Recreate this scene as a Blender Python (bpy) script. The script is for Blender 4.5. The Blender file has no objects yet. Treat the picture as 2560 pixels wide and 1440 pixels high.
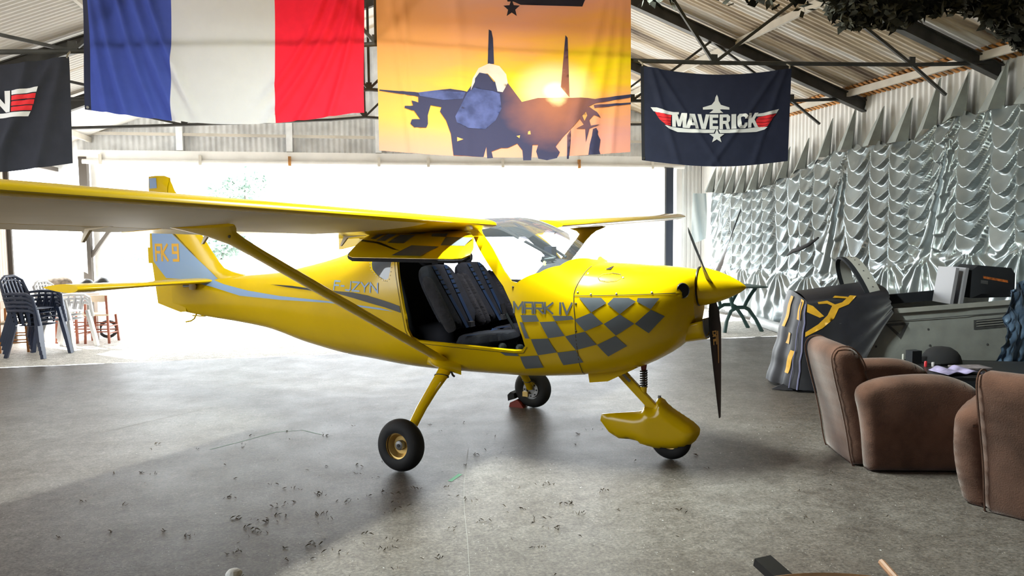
import bpy, bmesh, math, random, bisect
from mathutils import Vector, Matrix
from mathutils.geometry import delaunay_2d_cdt
random.seed(7)
S = bpy.context.scene
COL = S.collection
PI = math.pi

# ------------------------------------------------------------------ camera, sky, sun, lamp, exposure
CAM_H = 1.6291
PITCH, ROLL = math.radians(4.1922), math.radians(0.5159)
cam = bpy.data.cameras.new('camera'); cam.sensor_width = 36.0; cam.lens = 1929.77 / 2560 * 36
cam.clip_start = 0.05; cam.clip_end = 500
co = bpy.data.objects.new('camera', cam); COL.objects.link(co)
Rv = Vector((1, 0, 0)); Fv = Vector((0, math.cos(PITCH), -math.sin(PITCH))); Uv = Vector((0, math.sin(PITCH), math.cos(PITCH)))
R2 = Rv * math.cos(ROLL) - Uv * math.sin(ROLL); U2 = Rv * math.sin(ROLL) + Uv * math.cos(ROLL)
M = Matrix.Identity(4)
for i in range(3):
    M[i][0] = R2[i]; M[i][1] = U2[i]; M[i][2] = -Fv[i]
M[2][3] = CAM_H
co.matrix_world = M
S.camera = co
SKY_STRENGTH = 5.0
SUN_STRENGTH = 16.0
LAMP_POWER = 300.0
EXPOSURE = 0.62
vs = S.view_settings
vs.view_transform = 'Standard'; vs.look = 'None'; vs.gamma = 1.0; vs.exposure = EXPOSURE; vs.use_curve_mapping = False
w = bpy.data.worlds.new('world'); S.world = w; w.use_nodes = True
bgn = w.node_tree.nodes['Background']; bgn.inputs[0].default_value = (0.90, 0.96, 1.0, 1); bgn.inputs[1].default_value = SKY_STRENGTH
PHI = math.radians(12.0)            # the hangar stands turned by this much
EA = Vector((math.cos(PHI), math.sin(PHI), 0)); EB = Vector((-math.sin(PHI), math.cos(PHI), 0))
def H(a, b, z=0.0):
    v = EA * a + EB * b; v.z = z; return v
sun = bpy.data.lights.new('sun', 'SUN'); sun.energy = SUN_STRENGTH; sun.angle = math.radians(0.6); sun.color = (1.0, 0.96, 0.9)
so = bpy.data.objects.new('sun', sun); COL.objects.link(so)
sd = (EA * 0.62 + EB * -0.62); sd.z = -0.72    # light travels from the far left, down into the hangar
so.rotation_euler = sd.to_track_quat('-Z', 'Y').to_euler()
# tube lamp hung from the ridge above the aircraft (its housing is built further down)
LAMP = Vector((-0.03, 5.30, 3.62))
lamp = bpy.data.lights.new('tube_lamp_light', 'AREA'); lamp.shape = 'RECTANGLE'; lamp.size = 1.1; lamp.size_y = 0.14
lamp.energy = LAMP_POWER; lamp.color = (0.90, 1.0, 0.92)
lo = bpy.data.objects.new('tube_lamp_light', lamp); COL.objects.link(lo); lo.location = LAMP
lo.rotation_euler = (0, 0, math.radians(63))

# ------------------------------------------------------------------ materials
def mat(name, col, rough=0.5, metal=0.0, var=0.0, vscale=6.0, spec=0.5, bump=0.0, bscale=60.0, coat=0.0, col2=None, stretch=None, sheen=0.0):
    m = bpy.data.materials.new(name); m.use_nodes = True
    nt = m.node_tree; b = nt.nodes['Principled BSDF']
    b.inputs['Base Color'].default_value = (*col, 1); b.inputs['Roughness'].default_value = rough
    b.inputs['Metallic'].default_value = metal; b.inputs['Specular IOR Level'].default_value = spec
    b.inputs['Coat Weight'].default_value = coat; b.inputs['Coat Roughness'].default_value = 0.08
    if sheen: b.inputs['Sheen Weight'].default_value = sheen
    if var or col2 or bump:
        tc = nt.nodes.new('ShaderNodeTexCoord'); src = tc.outputs['Object']
        if stretch:
            mp = nt.nodes.new('ShaderNodeMapping'); mp.inputs['Scale'].default_value = stretch
            nt.links.new(src, mp.inputs['Vector']); src = mp.outputs['Vector']
    if var or col2:
        n = nt.nodes.new('ShaderNodeTexNoise'); n.inputs['Scale'].default_value = vscale; n.inputs['Detail'].default_value = 5
        nt.links.new(src, n.inputs['Vector'])
        r = nt.nodes.new('ShaderNodeValToRGB')
        c2 = col2 if col2 else tuple(max(0, c * (1 - var)) for c in col)
        c1 = col if col2 else tuple(min(1, c * (1 + var)) for c in col)
        r.color_ramp.elements[0].position = 0.35; r.color_ramp.elements[1].position = 0.65
        r.color_ramp.elements[0].color = (*c2, 1); r.color_ramp.elements[1].color = (*c1, 1)
        nt.links.new(n.outputs['Fac'], r.inputs['Fac']); nt.links.new(r.outputs['Color'], b.inputs['Base Color'])
    if bump:
        n2 = nt.nodes.new('ShaderNodeTexNoise'); n2.inputs['Scale'].default_value = bscale; n2.inputs['Detail'].default_value = 3
        nt.links.new(src, n2.inputs['Vector'])
        bp = nt.nodes.new('ShaderNodeBump'); bp.inputs['Strength'].default_value = bump; bp.inputs['Distance'].default_value = 0.01
        nt.links.new(n2.outputs['Fac'], bp.inputs['Height']); nt.links.new(bp.outputs['Normal'], b.inputs['Normal'])
    return m
def cloth_mat(name, col, trans=0.35, rough=0.9, var=0.08, tcol=None):
    """woven cloth that lets some light through"""
    m = mat(name, col, rough, 0, var, 9.0, 0.2, 0.15, 220.0)
    nt = m.node_tree; b = nt.nodes['Principled BSDF']; out = nt.nodes['Material Output']
    t = nt.nodes.new('ShaderNodeBsdfTranslucent'); t.inputs['Color'].default_value = (*(tcol or col), 1)
    mx = nt.nodes.new('ShaderNodeMixShader'); mx.inputs[0].default_value = trans
    nt.links.new(b.outputs[0], mx.inputs[1]); nt.links.new(t.outputs[0], mx.inputs[2]); nt.links.new(mx.outputs[0], out.inputs['Surface'])
    return m
def glass_mat(name, tint=(0.9, 0.95, 1.0), refl=0.06, haze=0.0):
    m = bpy.data.materials.new(name); m.use_nodes = True; nt = m.node_tree; nt.nodes.clear()
    out = nt.nodes.new('ShaderNodeOutputMaterial'); tr = nt.nodes.new('ShaderNodeBsdfTransparent'); tr.inputs[0].default_value = (*tint, 1)
    gl = nt.nodes.new('ShaderNodeBsdfGlossy'); gl.inputs['Roughness'].default_value = 0.03
    fr = nt.nodes.new('ShaderNodeFresnel'); fr.inputs['IOR'].default_value = 1.5
    mx = nt.nodes.new('ShaderNodeMixShader'); mr = nt.nodes.new('ShaderNodeMath'); mr.operation = 'MULTIPLY_ADD'; mr.use_clamp = True; mr.inputs[1].default_value = .75; mr.inputs[2].default_value = refl - .05
    nt.links.new(fr.outputs[0], mr.inputs[0]); nt.links.new(mr.outputs[0], mx.inputs[0])
    nt.links.new(tr.outputs[0], mx.inputs[1]); nt.links.new(gl.outputs[0], mx.inputs[2])
    sh = mx.outputs[0]
    if haze:
        df = nt.nodes.new('ShaderNodeBsdfDiffuse'); df.inputs[0].default_value = (0.6, 0.65, 0.75, 1)
        m2 = nt.nodes.new('ShaderNodeMixShader'); m2.inputs[0].default_value = haze
        nt.links.new(sh, m2.inputs[1]); nt.links.new(df.outputs[0], m2.inputs[2]); sh = m2.outputs[0]
    nt.links.new(sh, out.inputs['Surface'])
    return m
YELLOW = (0.66, 0.43, 0.001)
m_yel = mat('yellow_paint', YELLOW, 0.20, 0, 0.03, 3.0, 0.35)
m_grey = mat('grey_decal', (0.105, 0.12, 0.14), 0.35, spec=0.5)
m_blk = mat('black_decal', (0.012, 0.012, 0.014), 0.4)
m_silv = mat('silver_blue_decal', (0.24, 0.36, 0.58), 0.35)
m_orange = mat('orange_decal', (0.75, 0.40, 0.03), 0.4)
m_cream = mat('cream_underside', (0.66, 0.55, 0.34), 0.45, 0, 0.06, 2.0)
m_rubber = mat('black_rubber', (0.012, 0.012, 0.014), 0.75, bump=0.2, bscale=40)
m_liner = mat('dark_liner', (0.010, 0.012, 0.018), 0.85)
m_seat = mat('seat_cloth', (0.008, 0.010, 0.017), 0.9, 0, 0.3, 14, bump=0.3, bscale=150)
m_seat2 = mat('seat_side_cloth', (0.020, 0.020, 0.025), 0.9, 0, 0.3, 14, bump=0.3, bscale=150)
m_belt = mat('blue_belt', (0.003, 0.022, 0.07), 0.8)
m_metal = mat('bare_metal', (0.55, 0.55, 0.55), 0.3, 1.0)
m_steel = mat('dull_steel', (0.22, 0.22, 0.22), 0.5, 0.8)
m_gold = mat('gold_rim', (0.72, 0.50, 0.18), 0.35, 0.7)
m_prop = mat('carbon_blade', (0.022, 0.020, 0.022), 0.42, bump=0.1, bscale=120)
m_tube = mat('dark_tube', (0.03, 0.04, 0.04), 0.5)
m_glass = glass_mat('windscreen_glass', (0.93, 0.96, 1.0), 0.05, 0.03)
m_glass_r = glass_mat('tinted_roof_glass', (.30, .27, .30), .10, .05)
m_glass_d = glass_mat('smoked_glass', (0.25, 0.27, 0.32), 0.10, 0.15)
m_seam = mat('seam_shadow_gap', (0.05, 0.035, 0.004), 0.8)
m_white = mat('white_print', (0.74, 0.74, 0.76), 0.8)
m_red = mat('red_print', (0.75, 0.02, 0.03), 0.8)

# ------------------------------------------------------------------ builders
def obj(name, verts, faces, mats, parent=None, smooth=True, loc=None, rot=None, midx=None, sharp=35, uvs=None):
    me = bpy.data.meshes.new(name); me.from_pydata([tuple(v) for v in verts], [], faces)
    ms = mats if isinstance(mats, (list, tuple)) else [mats]
    for m in ms: me.materials.append(m)
    if midx: me.polygons.foreach_set('material_index', midx)
    if smooth:
        me.polygons.foreach_set('use_smooth', [True] * len(me.polygons))
        if sharp: me.set_sharp_from_angle(angle=math.radians(sharp))
    me.update()
    o = bpy.data.objects.new(name, me); COL.objects.link(o)
    if parent: o.parent = parent
    if loc is not None: o.location = loc
    if rot is not None: o.rotation_euler = rot
    return o
def tag(o, label=None, cat=None, group=None, kind=None):
    if label: o['label'] = label
    if cat: o['category'] = cat
    if group: o['group'] = group
    if kind: o['kind'] = kind
    return o
def thing(name, label, cat, loc=(0, 0, 0), rz=0.0, group=None):
    o = bpy.data.objects.new(name, None); COL.objects.link(o); o.location = loc; o.rotation_euler = (0, 0, rz)
    return tag(o, label, cat, group)
class MB:
    def __init__(s): s.v = []; s.f = []; s.m = []
    def add(s, vs, fs, mi=0):
        o = len(s.v); s.v += [Vector(p) for p in vs]; s.f += [tuple(i + o for i in f) for f in fs]; s.m += [mi] * len(fs); return s
    def box(s, c, d, mi=0, rot=None):
        x, y, z = d[0] / 2, d[1] / 2, d[2] / 2
        vs = [Vector((sx * x, sy * y, sz * z)) for sx in (-1, 1) for sy in (-1, 1) for sz in (-1, 1)]
        if rot: vs = [rot @ v for v in vs]
        vs = [v + Vector(c) for v in vs]
        return s.add(vs, [(0, 1, 3, 2), (4, 6, 7, 5), (0, 4, 5, 1), (2, 3, 7, 6), (0, 2, 6, 4), (1, 5, 7, 3)], mi)
    def bar(s, p, q, w, h, mi=0, up=(0, 0, 1)):
        """rectangular bar between two points"""
        p = Vector(p); q = Vector(q); d = (q - p).normalized(); u = Vector(up)
        if abs(d.dot(u)) > 0.98: u = Vector((1, 0, 0))
        x = d.cross(u).normalized() * (w / 2); y = x.cross(d).normalized() * (h / 2)
        vs = [p + x + y, p - x + y, p - x - y, p + x - y, q + x + y, q - x + y, q - x - y, q + x - y]
        return s.add(vs, [(3, 2, 1, 0), (4, 5, 6, 7), (0, 1, 5, 4), (1, 2, 6, 5), (2, 3, 7, 6), (3, 0, 4, 7)], mi)
    def tube(s, pts, r, n=8, mi=0, caps=True, closed=False):
        pts = [Vector(p) for p in pts]; rs = r if isinstance(r, (list, tuple)) else [r] * len(pts)
        rings = []; nrm = None; N = len(pts)
        for i, p in enumerate(pts):
            if closed: d = pts[(i + 1) % N] - pts[i - 1]
            else: d = pts[min(i + 1, N - 1)] - pts[max(i - 1, 0)]
            d.normalize()
            if nrm is None:
                a = Vector((0, 0, 1)) if abs(d.z) < 0.9 else Vector((1, 0, 0)); nrm = (a - d * a.dot(d)).normalized()
            else:
                nrm = (nrm - d * nrm.dot(d)); nrm = nrm.normalized() if nrm.length > 1e-6 else Vector((1, 0, 0))
            b = d.cross(nrm)
            rings.append([p + (nrm * math.cos(2 * PI * k / n) + b * math.sin(2 * PI * k / n)) * rs[i] for k in range(n)])
        vs = [v for rg in rings for v in rg]; fs = []
        for i in range(N if closed else N - 1):
            j = (i + 1) % N
            for k in range(n):
                k2 = (k + 1) % n; fs.append((i * n + k, i * n + k2, j * n + k2, j * n + k))
        if caps and not closed: fs.append(tuple(range(n - 1, -1, -1))); fs.append(tuple((N - 1) * n + k for k in range(n)))
        return s.add(vs, fs, mi)
    def lathe(s, prof, n=32, mi=0, M=None, axis='z'):
        """revolve (r, h) profile round an axis"""
        vs = []; fs = []
        for r, h in prof:
            for k in range(n):
                a = 2 * PI * k / n; c, q = math.cos(a) * r, math.sin(a) * r
                p = Vector((c, q, h)) if axis == 'z' else (Vector((c, h, q)) if axis == 'y' else Vector((h, c, q)))
                vs.append(M @ p if M else p)
        P = len(prof)
        for i in range(P - 1):
            for k in range(n):
                k2 = (k + 1) % n; f = (i * n + k, i * n + k2, (i + 1) * n + k2, (i + 1) * n + k)
                fs.append(f if axis != 'y' else f[::-1])
        return s.add(vs, fs, mi)
    def grid(s, fn, nu, nv, mi=0, flip=False):
        vs = [fn(i / nu, j / nv) for i in range(nu + 1) for j in range(nv + 1)]
        fs = []
        for i in range(nu):
            for j in range(nv):
                a = i * (nv + 1) + j; f = (a, a + nv + 1, a + nv + 2, a + 1); fs.append(f[::-1] if flip else f)
        return s.add(vs, fs, mi)
    def extrude(s, poly, fn, d0, d1, mi=0):
        """prism: poly 2D, fn(u,v,d) -> 3D"""
        n = len(poly); vs = [fn(u, v, d0) for u, v in poly] + [fn(u, v, d1) for u, v in poly]
        fs = [tuple(range(n - 1, -1, -1)), tuple(range(n, 2 * n))] + [(i, (i + 1) % n, n + (i + 1) % n, n + i) for i in range(n)]
        return s.add(vs, fs, mi)
    def build(s, name, mats, parent=None, smooth=True, **k):
        return obj(name, s.v, s.f, mats, parent, smooth, midx=s.m, **k)
def inside(p, poly):
    x, y = p; r = False; n = len(poly); j = n - 1
    for i in range(n):
        xi, yi = poly[i]; xj, yj = poly[j]
        if (yi > y) != (yj > y) and x < (xj - xi) * (y - yi) / (yj - yi) + xi: r = not r
        j = i
    return r
def edge_dist(p, poly):
    x, y = p; best = 9e9; n = len(poly)
    for i in range(n):
        ax, ay = poly[i]; bx, by = poly[(i + 1) % n]; dx, dy = bx - ax, by - ay
        L = dx * dx + dy * dy or 1e-12; t = max(0, min(1, ((x - ax) * dx + (y - ay) * dy) / L))
        best = min(best, (x - ax - t * dx) ** 2 + (y - ay - t * dy) ** 2)
    return math.sqrt(best)
def densify(poly, step, closed=True):
    out = []; n = len(poly)
    for i in range(n if closed else n - 1):
        a = poly[i]; b = poly[(i + 1) % n]; k = max(1, int(math.ceil(math.hypot(b[0] - a[0], b[1] - a[1]) / step)))
        for j in range(k): out.append((a[0] + (b[0] - a[0]) * j / k, a[1] + (b[1] - a[1]) * j / k))
    if not closed: out.append(poly[-1])
    return out
def tri_poly(poly, step, holes=()):
    """triangulate a polygon with interior points; returns 2D points, triangles"""
    pd = densify(poly, step); n = len(pd); vs = [Vector(p) for p in pd]; es = [(i, (i + 1) % n) for i in range(n)]
    for h in holes:
        hd = densify(h, step); o = len(vs); vs += [Vector(p) for p in hd]; es += [(o + i, o + (i + 1) % len(hd)) for i in range(len(hd))]
    xs = [p[0] for p in poly]; ys = [p[1] for p in poly]
    y = min(ys) + step * 0.5; row = 0
    while y < max(ys):
        x = min(xs) + step * (0.5 if row % 2 else 0.9)
        while x < max(xs):
            if inside((x, y), poly) and edge_dist((x, y), poly) > step * 0.45 and all(not inside((x, y), h) and edge_dist((x, y), h) > step * .45 for h in holes): vs.append(Vector((x, y)))
            x += step
        y += step * 0.9; row += 1
    r = delaunay_2d_cdt(vs, es, [], 0, 1e-6)
    P = [(v[0], v[1]) for v in r[0]]; T = []
    for f in r[2]:
        c = (sum(P[i][0] for i in f) / len(f), sum(P[i][1] for i in f) / len(f))
        if inside(c, poly) and not any(inside(c, h) for h in holes): T.append(tuple(f))
    return P, T
def patch(mb, poly, fn, step, mi=0, holes=()):
    P, T = tri_poly(poly, step, holes); return mb.add([fn(*p) for p in P], T, mi)
def puff(mb, poly, hw, er, step, fn, mi=0, pw=0.5):
    """solid with rounded edges: 2D outline poly, half width hw, edge radius er; fn(u,v,d) -> 3D"""
    P, T = tri_poly(poly, step); n = len(P); vs = []
    D = [edge_dist(p, poly) for p in P]
    def off(d):
        t = min(1.0, d / er); return hw - er_w + er_w * math.sqrt(max(0, 1 - (1 - t) ** 2))
    er_w = min(hw, er)
    for sg in (1, -1):
        vs += [fn(p[0], p[1], sg * off(d)) for p, d in zip(P, D)]
    fs = [t for t in T] + [tuple(i + n for i in t[::-1]) for t in T]
    cnt = {}
    for t in T:
        for i in range(len(t)):
            a, b = t[i], t[(i + 1) % len(t)]; cnt[(a, b)] = cnt.get((a, b), 0) + 1
    for (a, b) in list(cnt):
        if (b, a) not in cnt: fs.append((b, a, a + n, b + n))
    return mb.add(vs, fs, mi)
def rrect(x0, y0, x1, y1, r, k=5):
    out = []
    for cx, cy, a0 in ((x1 - r, y1 - r, 0), (x0 + r, y1 - r, 90), (x0 + r, y0 + r, 180), (x1 - r, y0 + r, 270)):
        for i in range(k + 1):
            a = math.radians(a0 + 90 * i / k); out.append((cx + r * math.cos(a), cy + r * math.sin(a)))
    return out
def smooth_poly(pts, it=2, keep=()):
    for _ in range(it):
        out = []; n = len(pts)
        for i in range(n):
            a = pts[i]; b = pts[(i + 1) % n]
            out.append((a[0] * .75 + b[0] * .25, a[1] * .75 + b[1] * .25)); out.append((a[0] * .25 + b[0] * .75, a[1] * .25 + b[1] * .75))
        pts = out
    return pts
def copy_tree(o, parent=None):
    c = o.copy(); COL.objects.link(c); c.parent = parent
    for ch in list(o.children): copy_tree(ch, c)
    return c
def mono(tab):
    xs = [t[0] for t in tab]; ys = [t[1] for t in tab]; n = len(xs)
    d = [(ys[i + 1] - ys[i]) / (xs[i + 1] - xs[i]) for i in range(n - 1)]
    m = [d[0]] + [0 if d[i - 1] * d[i] <= 0 else 2 * d[i - 1] * d[i] / (d[i - 1] + d[i]) for i in range(1, n - 1)] + [d[-1]]
    def f(x):
        if x <= xs[0]: return ys[0]
        if x >= xs[-1]: return ys[-1]
        i = bisect.bisect_right(xs, x) - 1; h = xs[i + 1] - xs[i]; t = (x - xs[i]) / h
        return (ys[i] * (2 * t ** 3 - 3 * t * t + 1) + h * m[i] * (t ** 3 - 2 * t * t + t) + ys[i + 1] * (-2 * t ** 3 + 3 * t * t) + h * m[i + 1] * (t ** 3 - t * t))
    return f
# stroke lettering: each glyph is a list of polylines in a unit box (w, 1)
GLYPH = {
 'M': (0.9, [[(0, 0), (0, 1), (.45, .35), (.9, 1), (.9, 0)]]), 'A': (0.8, [[(0, 0), (0, 1), (.8, 1), (.8, 0)], [(0, .42), (.8, .42)]]),
 'R': (0.8, [[(0, 0), (0, 1), (.8, 1), (.8, .45), (0, .45)], [(.35, .45), (.8, 0)]]), 'K': (0.75, [[(0, 0), (0, 1)], [(.75, 1), (.12, .5), (.75, 0)]]),
 'I': (0.02, [[(0, 0), (0, 1)]]), 'V': (0.85, [[(0, 1), (.42, 0), (.85, 1)]]), 'F': (0.6, [[(0, 0), (0, 1), (.6, 1)], [(0, .52), (.5, .52)]]),
 '-': (0.3, [[(0, .48), (.3, .48)]]), 'J': (0.5, [[(.5, 1), (.5, .15), (.35, 0), (.0, .05)]]), 'Z': (0.75, [[(0, 1), (.75, 1), (0, 0), (.75, 0)]]),
 'Y': (0.75, [[(0, 1), (.37, .5), (.75, 1)], [(.37, .5), (.37, 0)]]), 'N': (0.75, [[(0, 0), (0, 1), (.75, 0), (.75, 1)]]),
 '9': (0.65, [[(.65, .5), (0, .5), (0, 1), (.65, 1), (.65, 0), (.05, 0)]]), ' ': (0.3, []),
 'D': (0.6, [[(0, 0), (0, 1), (.4, 1), (.6, .8), (.6, .2), (.4, 0), (0, 0)]]), 'C': (0.6, [[(.6, 1), (0, 1), (0, 0), (.6, 0)]]), 'U': (.6, [[(0, 1), (0, 0), (.6, 0), (.6, 1)]]), 'E': (.55, [[(.55, 1), (0, 1), (0, 0), (.55, 0)], [(0, .5), (.45, .5)]]),
 'G': (.6, [[(.6, 1), (0, 1), (0, 0), (.6, 0), (.6, .45), (.3, .45)]]),
}
def stroke_word(mb, text, box, fn, sw, mi=0, gap=0.22, sx=0.04):
    """lay stroke letters in box (x0,y0,x1,y1); every stroke is cut in short quads so that it follows fn"""
    tot = sum(GLYPH[c][0] for c in text) + gap * (len(text) - 1)
    x0, y0, x1, y1 = box; kx = (x1 - x0) / tot; ky = y1 - y0; cx = 0
    for c in text:
        wd, lines = GLYPH[c]
        for L in lines:
            pts = [(x0 + (cx + p[0]) * kx, y0 + p[1] * ky) for p in L]
            for i in range(len(pts) - 1):
                a, b = Vector(pts[i]), Vector(pts[i + 1]); d = (b - a).normalized(); n = Vector((-d.y, d.x)) * sw / 2
                a2 = a - d * sw / 2; b2 = b + d * sw / 2; k = max(1, int((b2 - a2).length / sx)); vs = []
                for j in range(k + 1):
                    p = a2 + (b2 - a2) * j / k; vs += [fn(*(p + n)), fn(*(p - n))]
                mb.add(vs, [(2 * j, 2 * j + 1, 2 * j + 3, 2 * j + 2) for j in range(k)], mi)
        cx += wd + gap
def font_mesh(text, size=1.0, bold=0.0):
    cu = bpy.data.curves.new('lettering', 'FONT'); cu.body = text; cu.size = size; cu.offset = bold
    o = bpy.data.objects.new('lettering', cu); COL.objects.link(o)
    dg = bpy.context.evaluated_depsgraph_get(); me = bpy.data.meshes.new_from_object(o.evaluated_get(dg))
    vs = [v.co.copy() for v in me.vertices]; fs = [tuple(p.vertices) for p in me.polygons]
    bpy.data.objects.remove(o); bpy.data.curves.remove(cu); bpy.data.meshes.remove(me)
    return vs, fs
# ------------------------------------------------------------------ the hangar
def struct(name, mb, mats, smooth=False, **k):
    o = mb.build(name, mats, None, smooth, **k); o.rotation_euler = (0, 0, PHI); o['kind'] = 'structure'; return o
def concrete(name, c1, c2, rough, dust=True, lines=True):
    m = bpy.data.materials.new(name); m.use_nodes = True; nt = m.node_tree; b = nt.nodes['Principled BSDF']; N = nt.nodes; L = nt.links
    tc = N.new('ShaderNodeTexCoord')
    def noise(sc, det, rough=.5):
        n = N.new('ShaderNodeTexNoise'); n.inputs['Scale'].default_value = sc; n.inputs['Detail'].default_value = det; n.inputs['Roughness'].default_value = rough
        L.new(tc.outputs['Object'], n.inputs['Vector']); return n
    def ramp(src, p0, p1, a=(0, 0, 0, 1), c=(1, 1, 1, 1)):
        r = N.new('ShaderNodeValToRGB'); r.color_ramp.elements[0].position = p0; r.color_ramp.elements[1].position = p1
        r.color_ramp.elements[0].color = a; r.color_ramp.elements[1].color = c; L.new(src, r.inputs[0]); return r.outputs[0]
    def mix(f, a, c, mode='MIX'):
        x = N.new('ShaderNodeMix'); x.data_type = 'RGBA'; x.blend_type = mode
        if isinstance(f, float): x.inputs[0].default_value = f
        else: L.new(f, x.inputs[0])
        for i, q in ((6, a), (7, c)):
            if isinstance(q, tuple): x.inputs[i].default_value = (*q, 1)
            else: L.new(q, x.inputs[i])
        return x.outputs[2]
    base = mix(ramp(noise(0.55, 6).outputs[0], .35, .65), c1, c2)
    base = mix(ramp(noise(2.3, 8, .65).outputs[0], .45, .75), base, tuple(x * .82 for x in c1))
    fine = ramp(noise(55, 4, .7).outputs[0], .30, .72, (.45, .45, .45, 1), (1.45, 1.45, 1.45, 1))
    base = mix(1.0, base, ramp(noise(13, 7, .72).outputs[0], .33, .68, (.66, .64, .62, 1), (1.30, 1.30, 1.30, 1)), 'MULTIPLY')
    base = mix(1.0, base, fine, 'MULTIPLY')
    if dust:
        v = N.new('ShaderNodeTexVoronoi'); v.inputs['Scale'].default_value = 45; L.new(tc.outputs['Object'], v.inputs['Vector'])
        sp = ramp(v.outputs['Distance'], .06, .13, (1, 1, 1, 1), (0, 0, 0, 1))
        k = ramp(noise(7, 2).outputs[0], .45, .6)
        mm = N.new('ShaderNodeMath'); mm.operation = 'MULTIPLY'; L.new(sp, mm.inputs[0]); L.new(k, mm.inputs[1])
        base = mix(mm.outputs[0], base, (.48, .48, .46))
        dk = ramp(noise(16, 6, .75).outputs[0], .66, .72)
        base = mix(dk, base, tuple(x * .45 for x in c1))
    L.new(base, b.inputs['Base Color'])
    rr = ramp(noise(3, 5).outputs[0], .3, .7, (rough - .03,) * 3 + (1,), (rough + .04,) * 3 + (1,)); L.new(rr, b.inputs['Roughness'])
    bp = N.new('ShaderNodeBump'); bp.inputs['Strength'].default_value = .35; bp.inputs['Distance'].default_value = .006
    L.new(noise(90, 4, .7).outputs[0], bp.inputs['Height']); L.new(bp.outputs[0], b.inputs['Normal'])
    b.inputs['Specular IOR Level'].default_value = .15
    return m
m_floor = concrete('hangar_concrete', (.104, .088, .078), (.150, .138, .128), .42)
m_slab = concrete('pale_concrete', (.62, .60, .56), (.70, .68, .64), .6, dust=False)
m_joint = mat('joint_dirt', (.05, .045, .04), .9)
m_ground = mat('outside_ground', (.60, .58, .54), .9, 0, .08, .3)
def roof_mat(name, stain):
    m = mat(name, (.66, .65, .63), .6); nt = m.node_tree; b = nt.nodes['Principled BSDF']; N = nt.nodes; L = nt.links
    tc = N.new('ShaderNodeTexCoord'); mp = N.new('ShaderNodeMapping'); mp.inputs['Scale'].default_value = (.28, 2.2, .28); L.new(tc.outputs['Object'], mp.inputs[0])
    n = N.new('ShaderNodeTexNoise'); n.inputs['Scale'].default_value = 1.0; n.inputs['Detail'].default_value = 7; n.inputs['Roughness'].default_value = .62; L.new(mp.outputs[0], n.inputs['Vector'])
    r = N.new('ShaderNodeValToRGB'); e = r.color_ramp.elements; e[0].position = .47 - stain; e[0].color = (.66, .65, .63, 1); e[1].position = .70 - stain; e[1].color = (.075, .045, .025, 1)
    x = e.new(.55 - stain); x.color = (.46, .38, .27, 1)
    L.new(n.outputs[0], r.inputs[0]); L.new(r.outputs[0], b.inputs['Base Color']); return m
m_roofL = roof_mat('roof_sheet_cream', -.10); m_roofR = roof_mat('roof_sheet_stained', .05)
m_rust = mat('rusty_sheet_end', (.42, .19, .05), .8, 0, .5, 8)
m_wallw = mat('white_sheet_wall', (.72, .73, .72), .6, 0, .06, 2)
m_gable = mat('gable_sheet', (.80, .83, .86), .6, 0, .15, 3)
m_beam = mat('dark_beam_paint', (.045, .045, .043), .6, 0, .3, 6)
m_lightbeam = mat('pale_beam_paint', (.55, .52, .46), .6, 0, .1, 4)
m_lintel = mat('white_beam_paint', (.78, .78, .76), .55, 0, .05, 3)
m_navy = mat('dark_door_paint', (.02, .028, .05), .5)
m_pink = mat('pale_wall_paint', (.74, .68, .63), .8)
m_brownp = mat('brown_post_paint', (.075, .062, .05), .7)
A0, A1, B0, B1 = -5.0, 7.25, -12.0, 15.06
RA, RZ, EZL, EZR = 1.4, 5.65, 3.15, 3.5
def roof_z(a): return EZL + (RZ - EZL) * (a - A0) / (RA - A0) if a < RA else EZR + (RZ - EZR) * (A1 - a) / (A1 - RA)
def jag(a, s): return 0.012 * math.sin(a * 9.1 + s) + 0.008 * math.sin(a * 23.7 + 2 * s) + .006 * math.sin(a * 51 + s)
f = MB(); f.grid(lambda u, v: Vector((A0 - .6 + (A1 - A0 + 1.2) * u, (B0 + (10.585 - B0) * v + (jag(A0 + 12.2 * u, 1) if v == 1 else 0)), 0)), 120, 2)
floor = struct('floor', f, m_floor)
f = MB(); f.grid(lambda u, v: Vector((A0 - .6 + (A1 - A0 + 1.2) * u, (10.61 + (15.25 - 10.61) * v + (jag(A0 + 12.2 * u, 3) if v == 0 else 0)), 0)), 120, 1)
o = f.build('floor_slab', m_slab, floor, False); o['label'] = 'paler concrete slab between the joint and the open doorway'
f = MB(); f.box(((A0 + A1) / 2, 10.6, -.03), (A1 - A0 + 1.2, .2, .02)); f.build('floor_joint', m_joint, floor, False)
g = MB(); g.box((0, 75, -.12), (260, 119.6, .1)); g.box((-70, 0, -.12), (128.8, 30.3, .1)); struct('ground', g, m_ground)
# roof of corrugated sheets, one sheet run per bay so that the runs lap
def roof_side(a0, a1, name, m):
    mb = MB(); n = int((B1 + .3 - B0) / .09) * 8
    def fn(u, v):
        a = a0 + (a1 - a0) * v; b = B0 + (B1 + .3 - B0) * u
        return Vector((a, b, roof_z(a) + .009 * math.sin(2 * PI * b / .09)))
    mb.grid(fn, n, 3, flip=False); return mb.build(name, m, ceil, True, sharp=0)
ceil = bpy.data.objects.new('ceiling', None); COL.objects.link(ceil); ceil.rotation_euler = (0, 0, PHI); ceil['kind'] = 'structure'
roof_side(A0 - .25, RA, 'roof_sheet', m_roofL); roof_side(RA, A1 + .25, 'roof_sheet', m_roofR)
mb = MB(); mb.grid(lambda u, v: Vector((RA + (v - .5) * .5, B0 + (B1 - B0) * u, RZ + .05 - abs(v - .5) * .36)), 2, 4); mb.build('ridge_cap', m_roofL, ceil, True)
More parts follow.
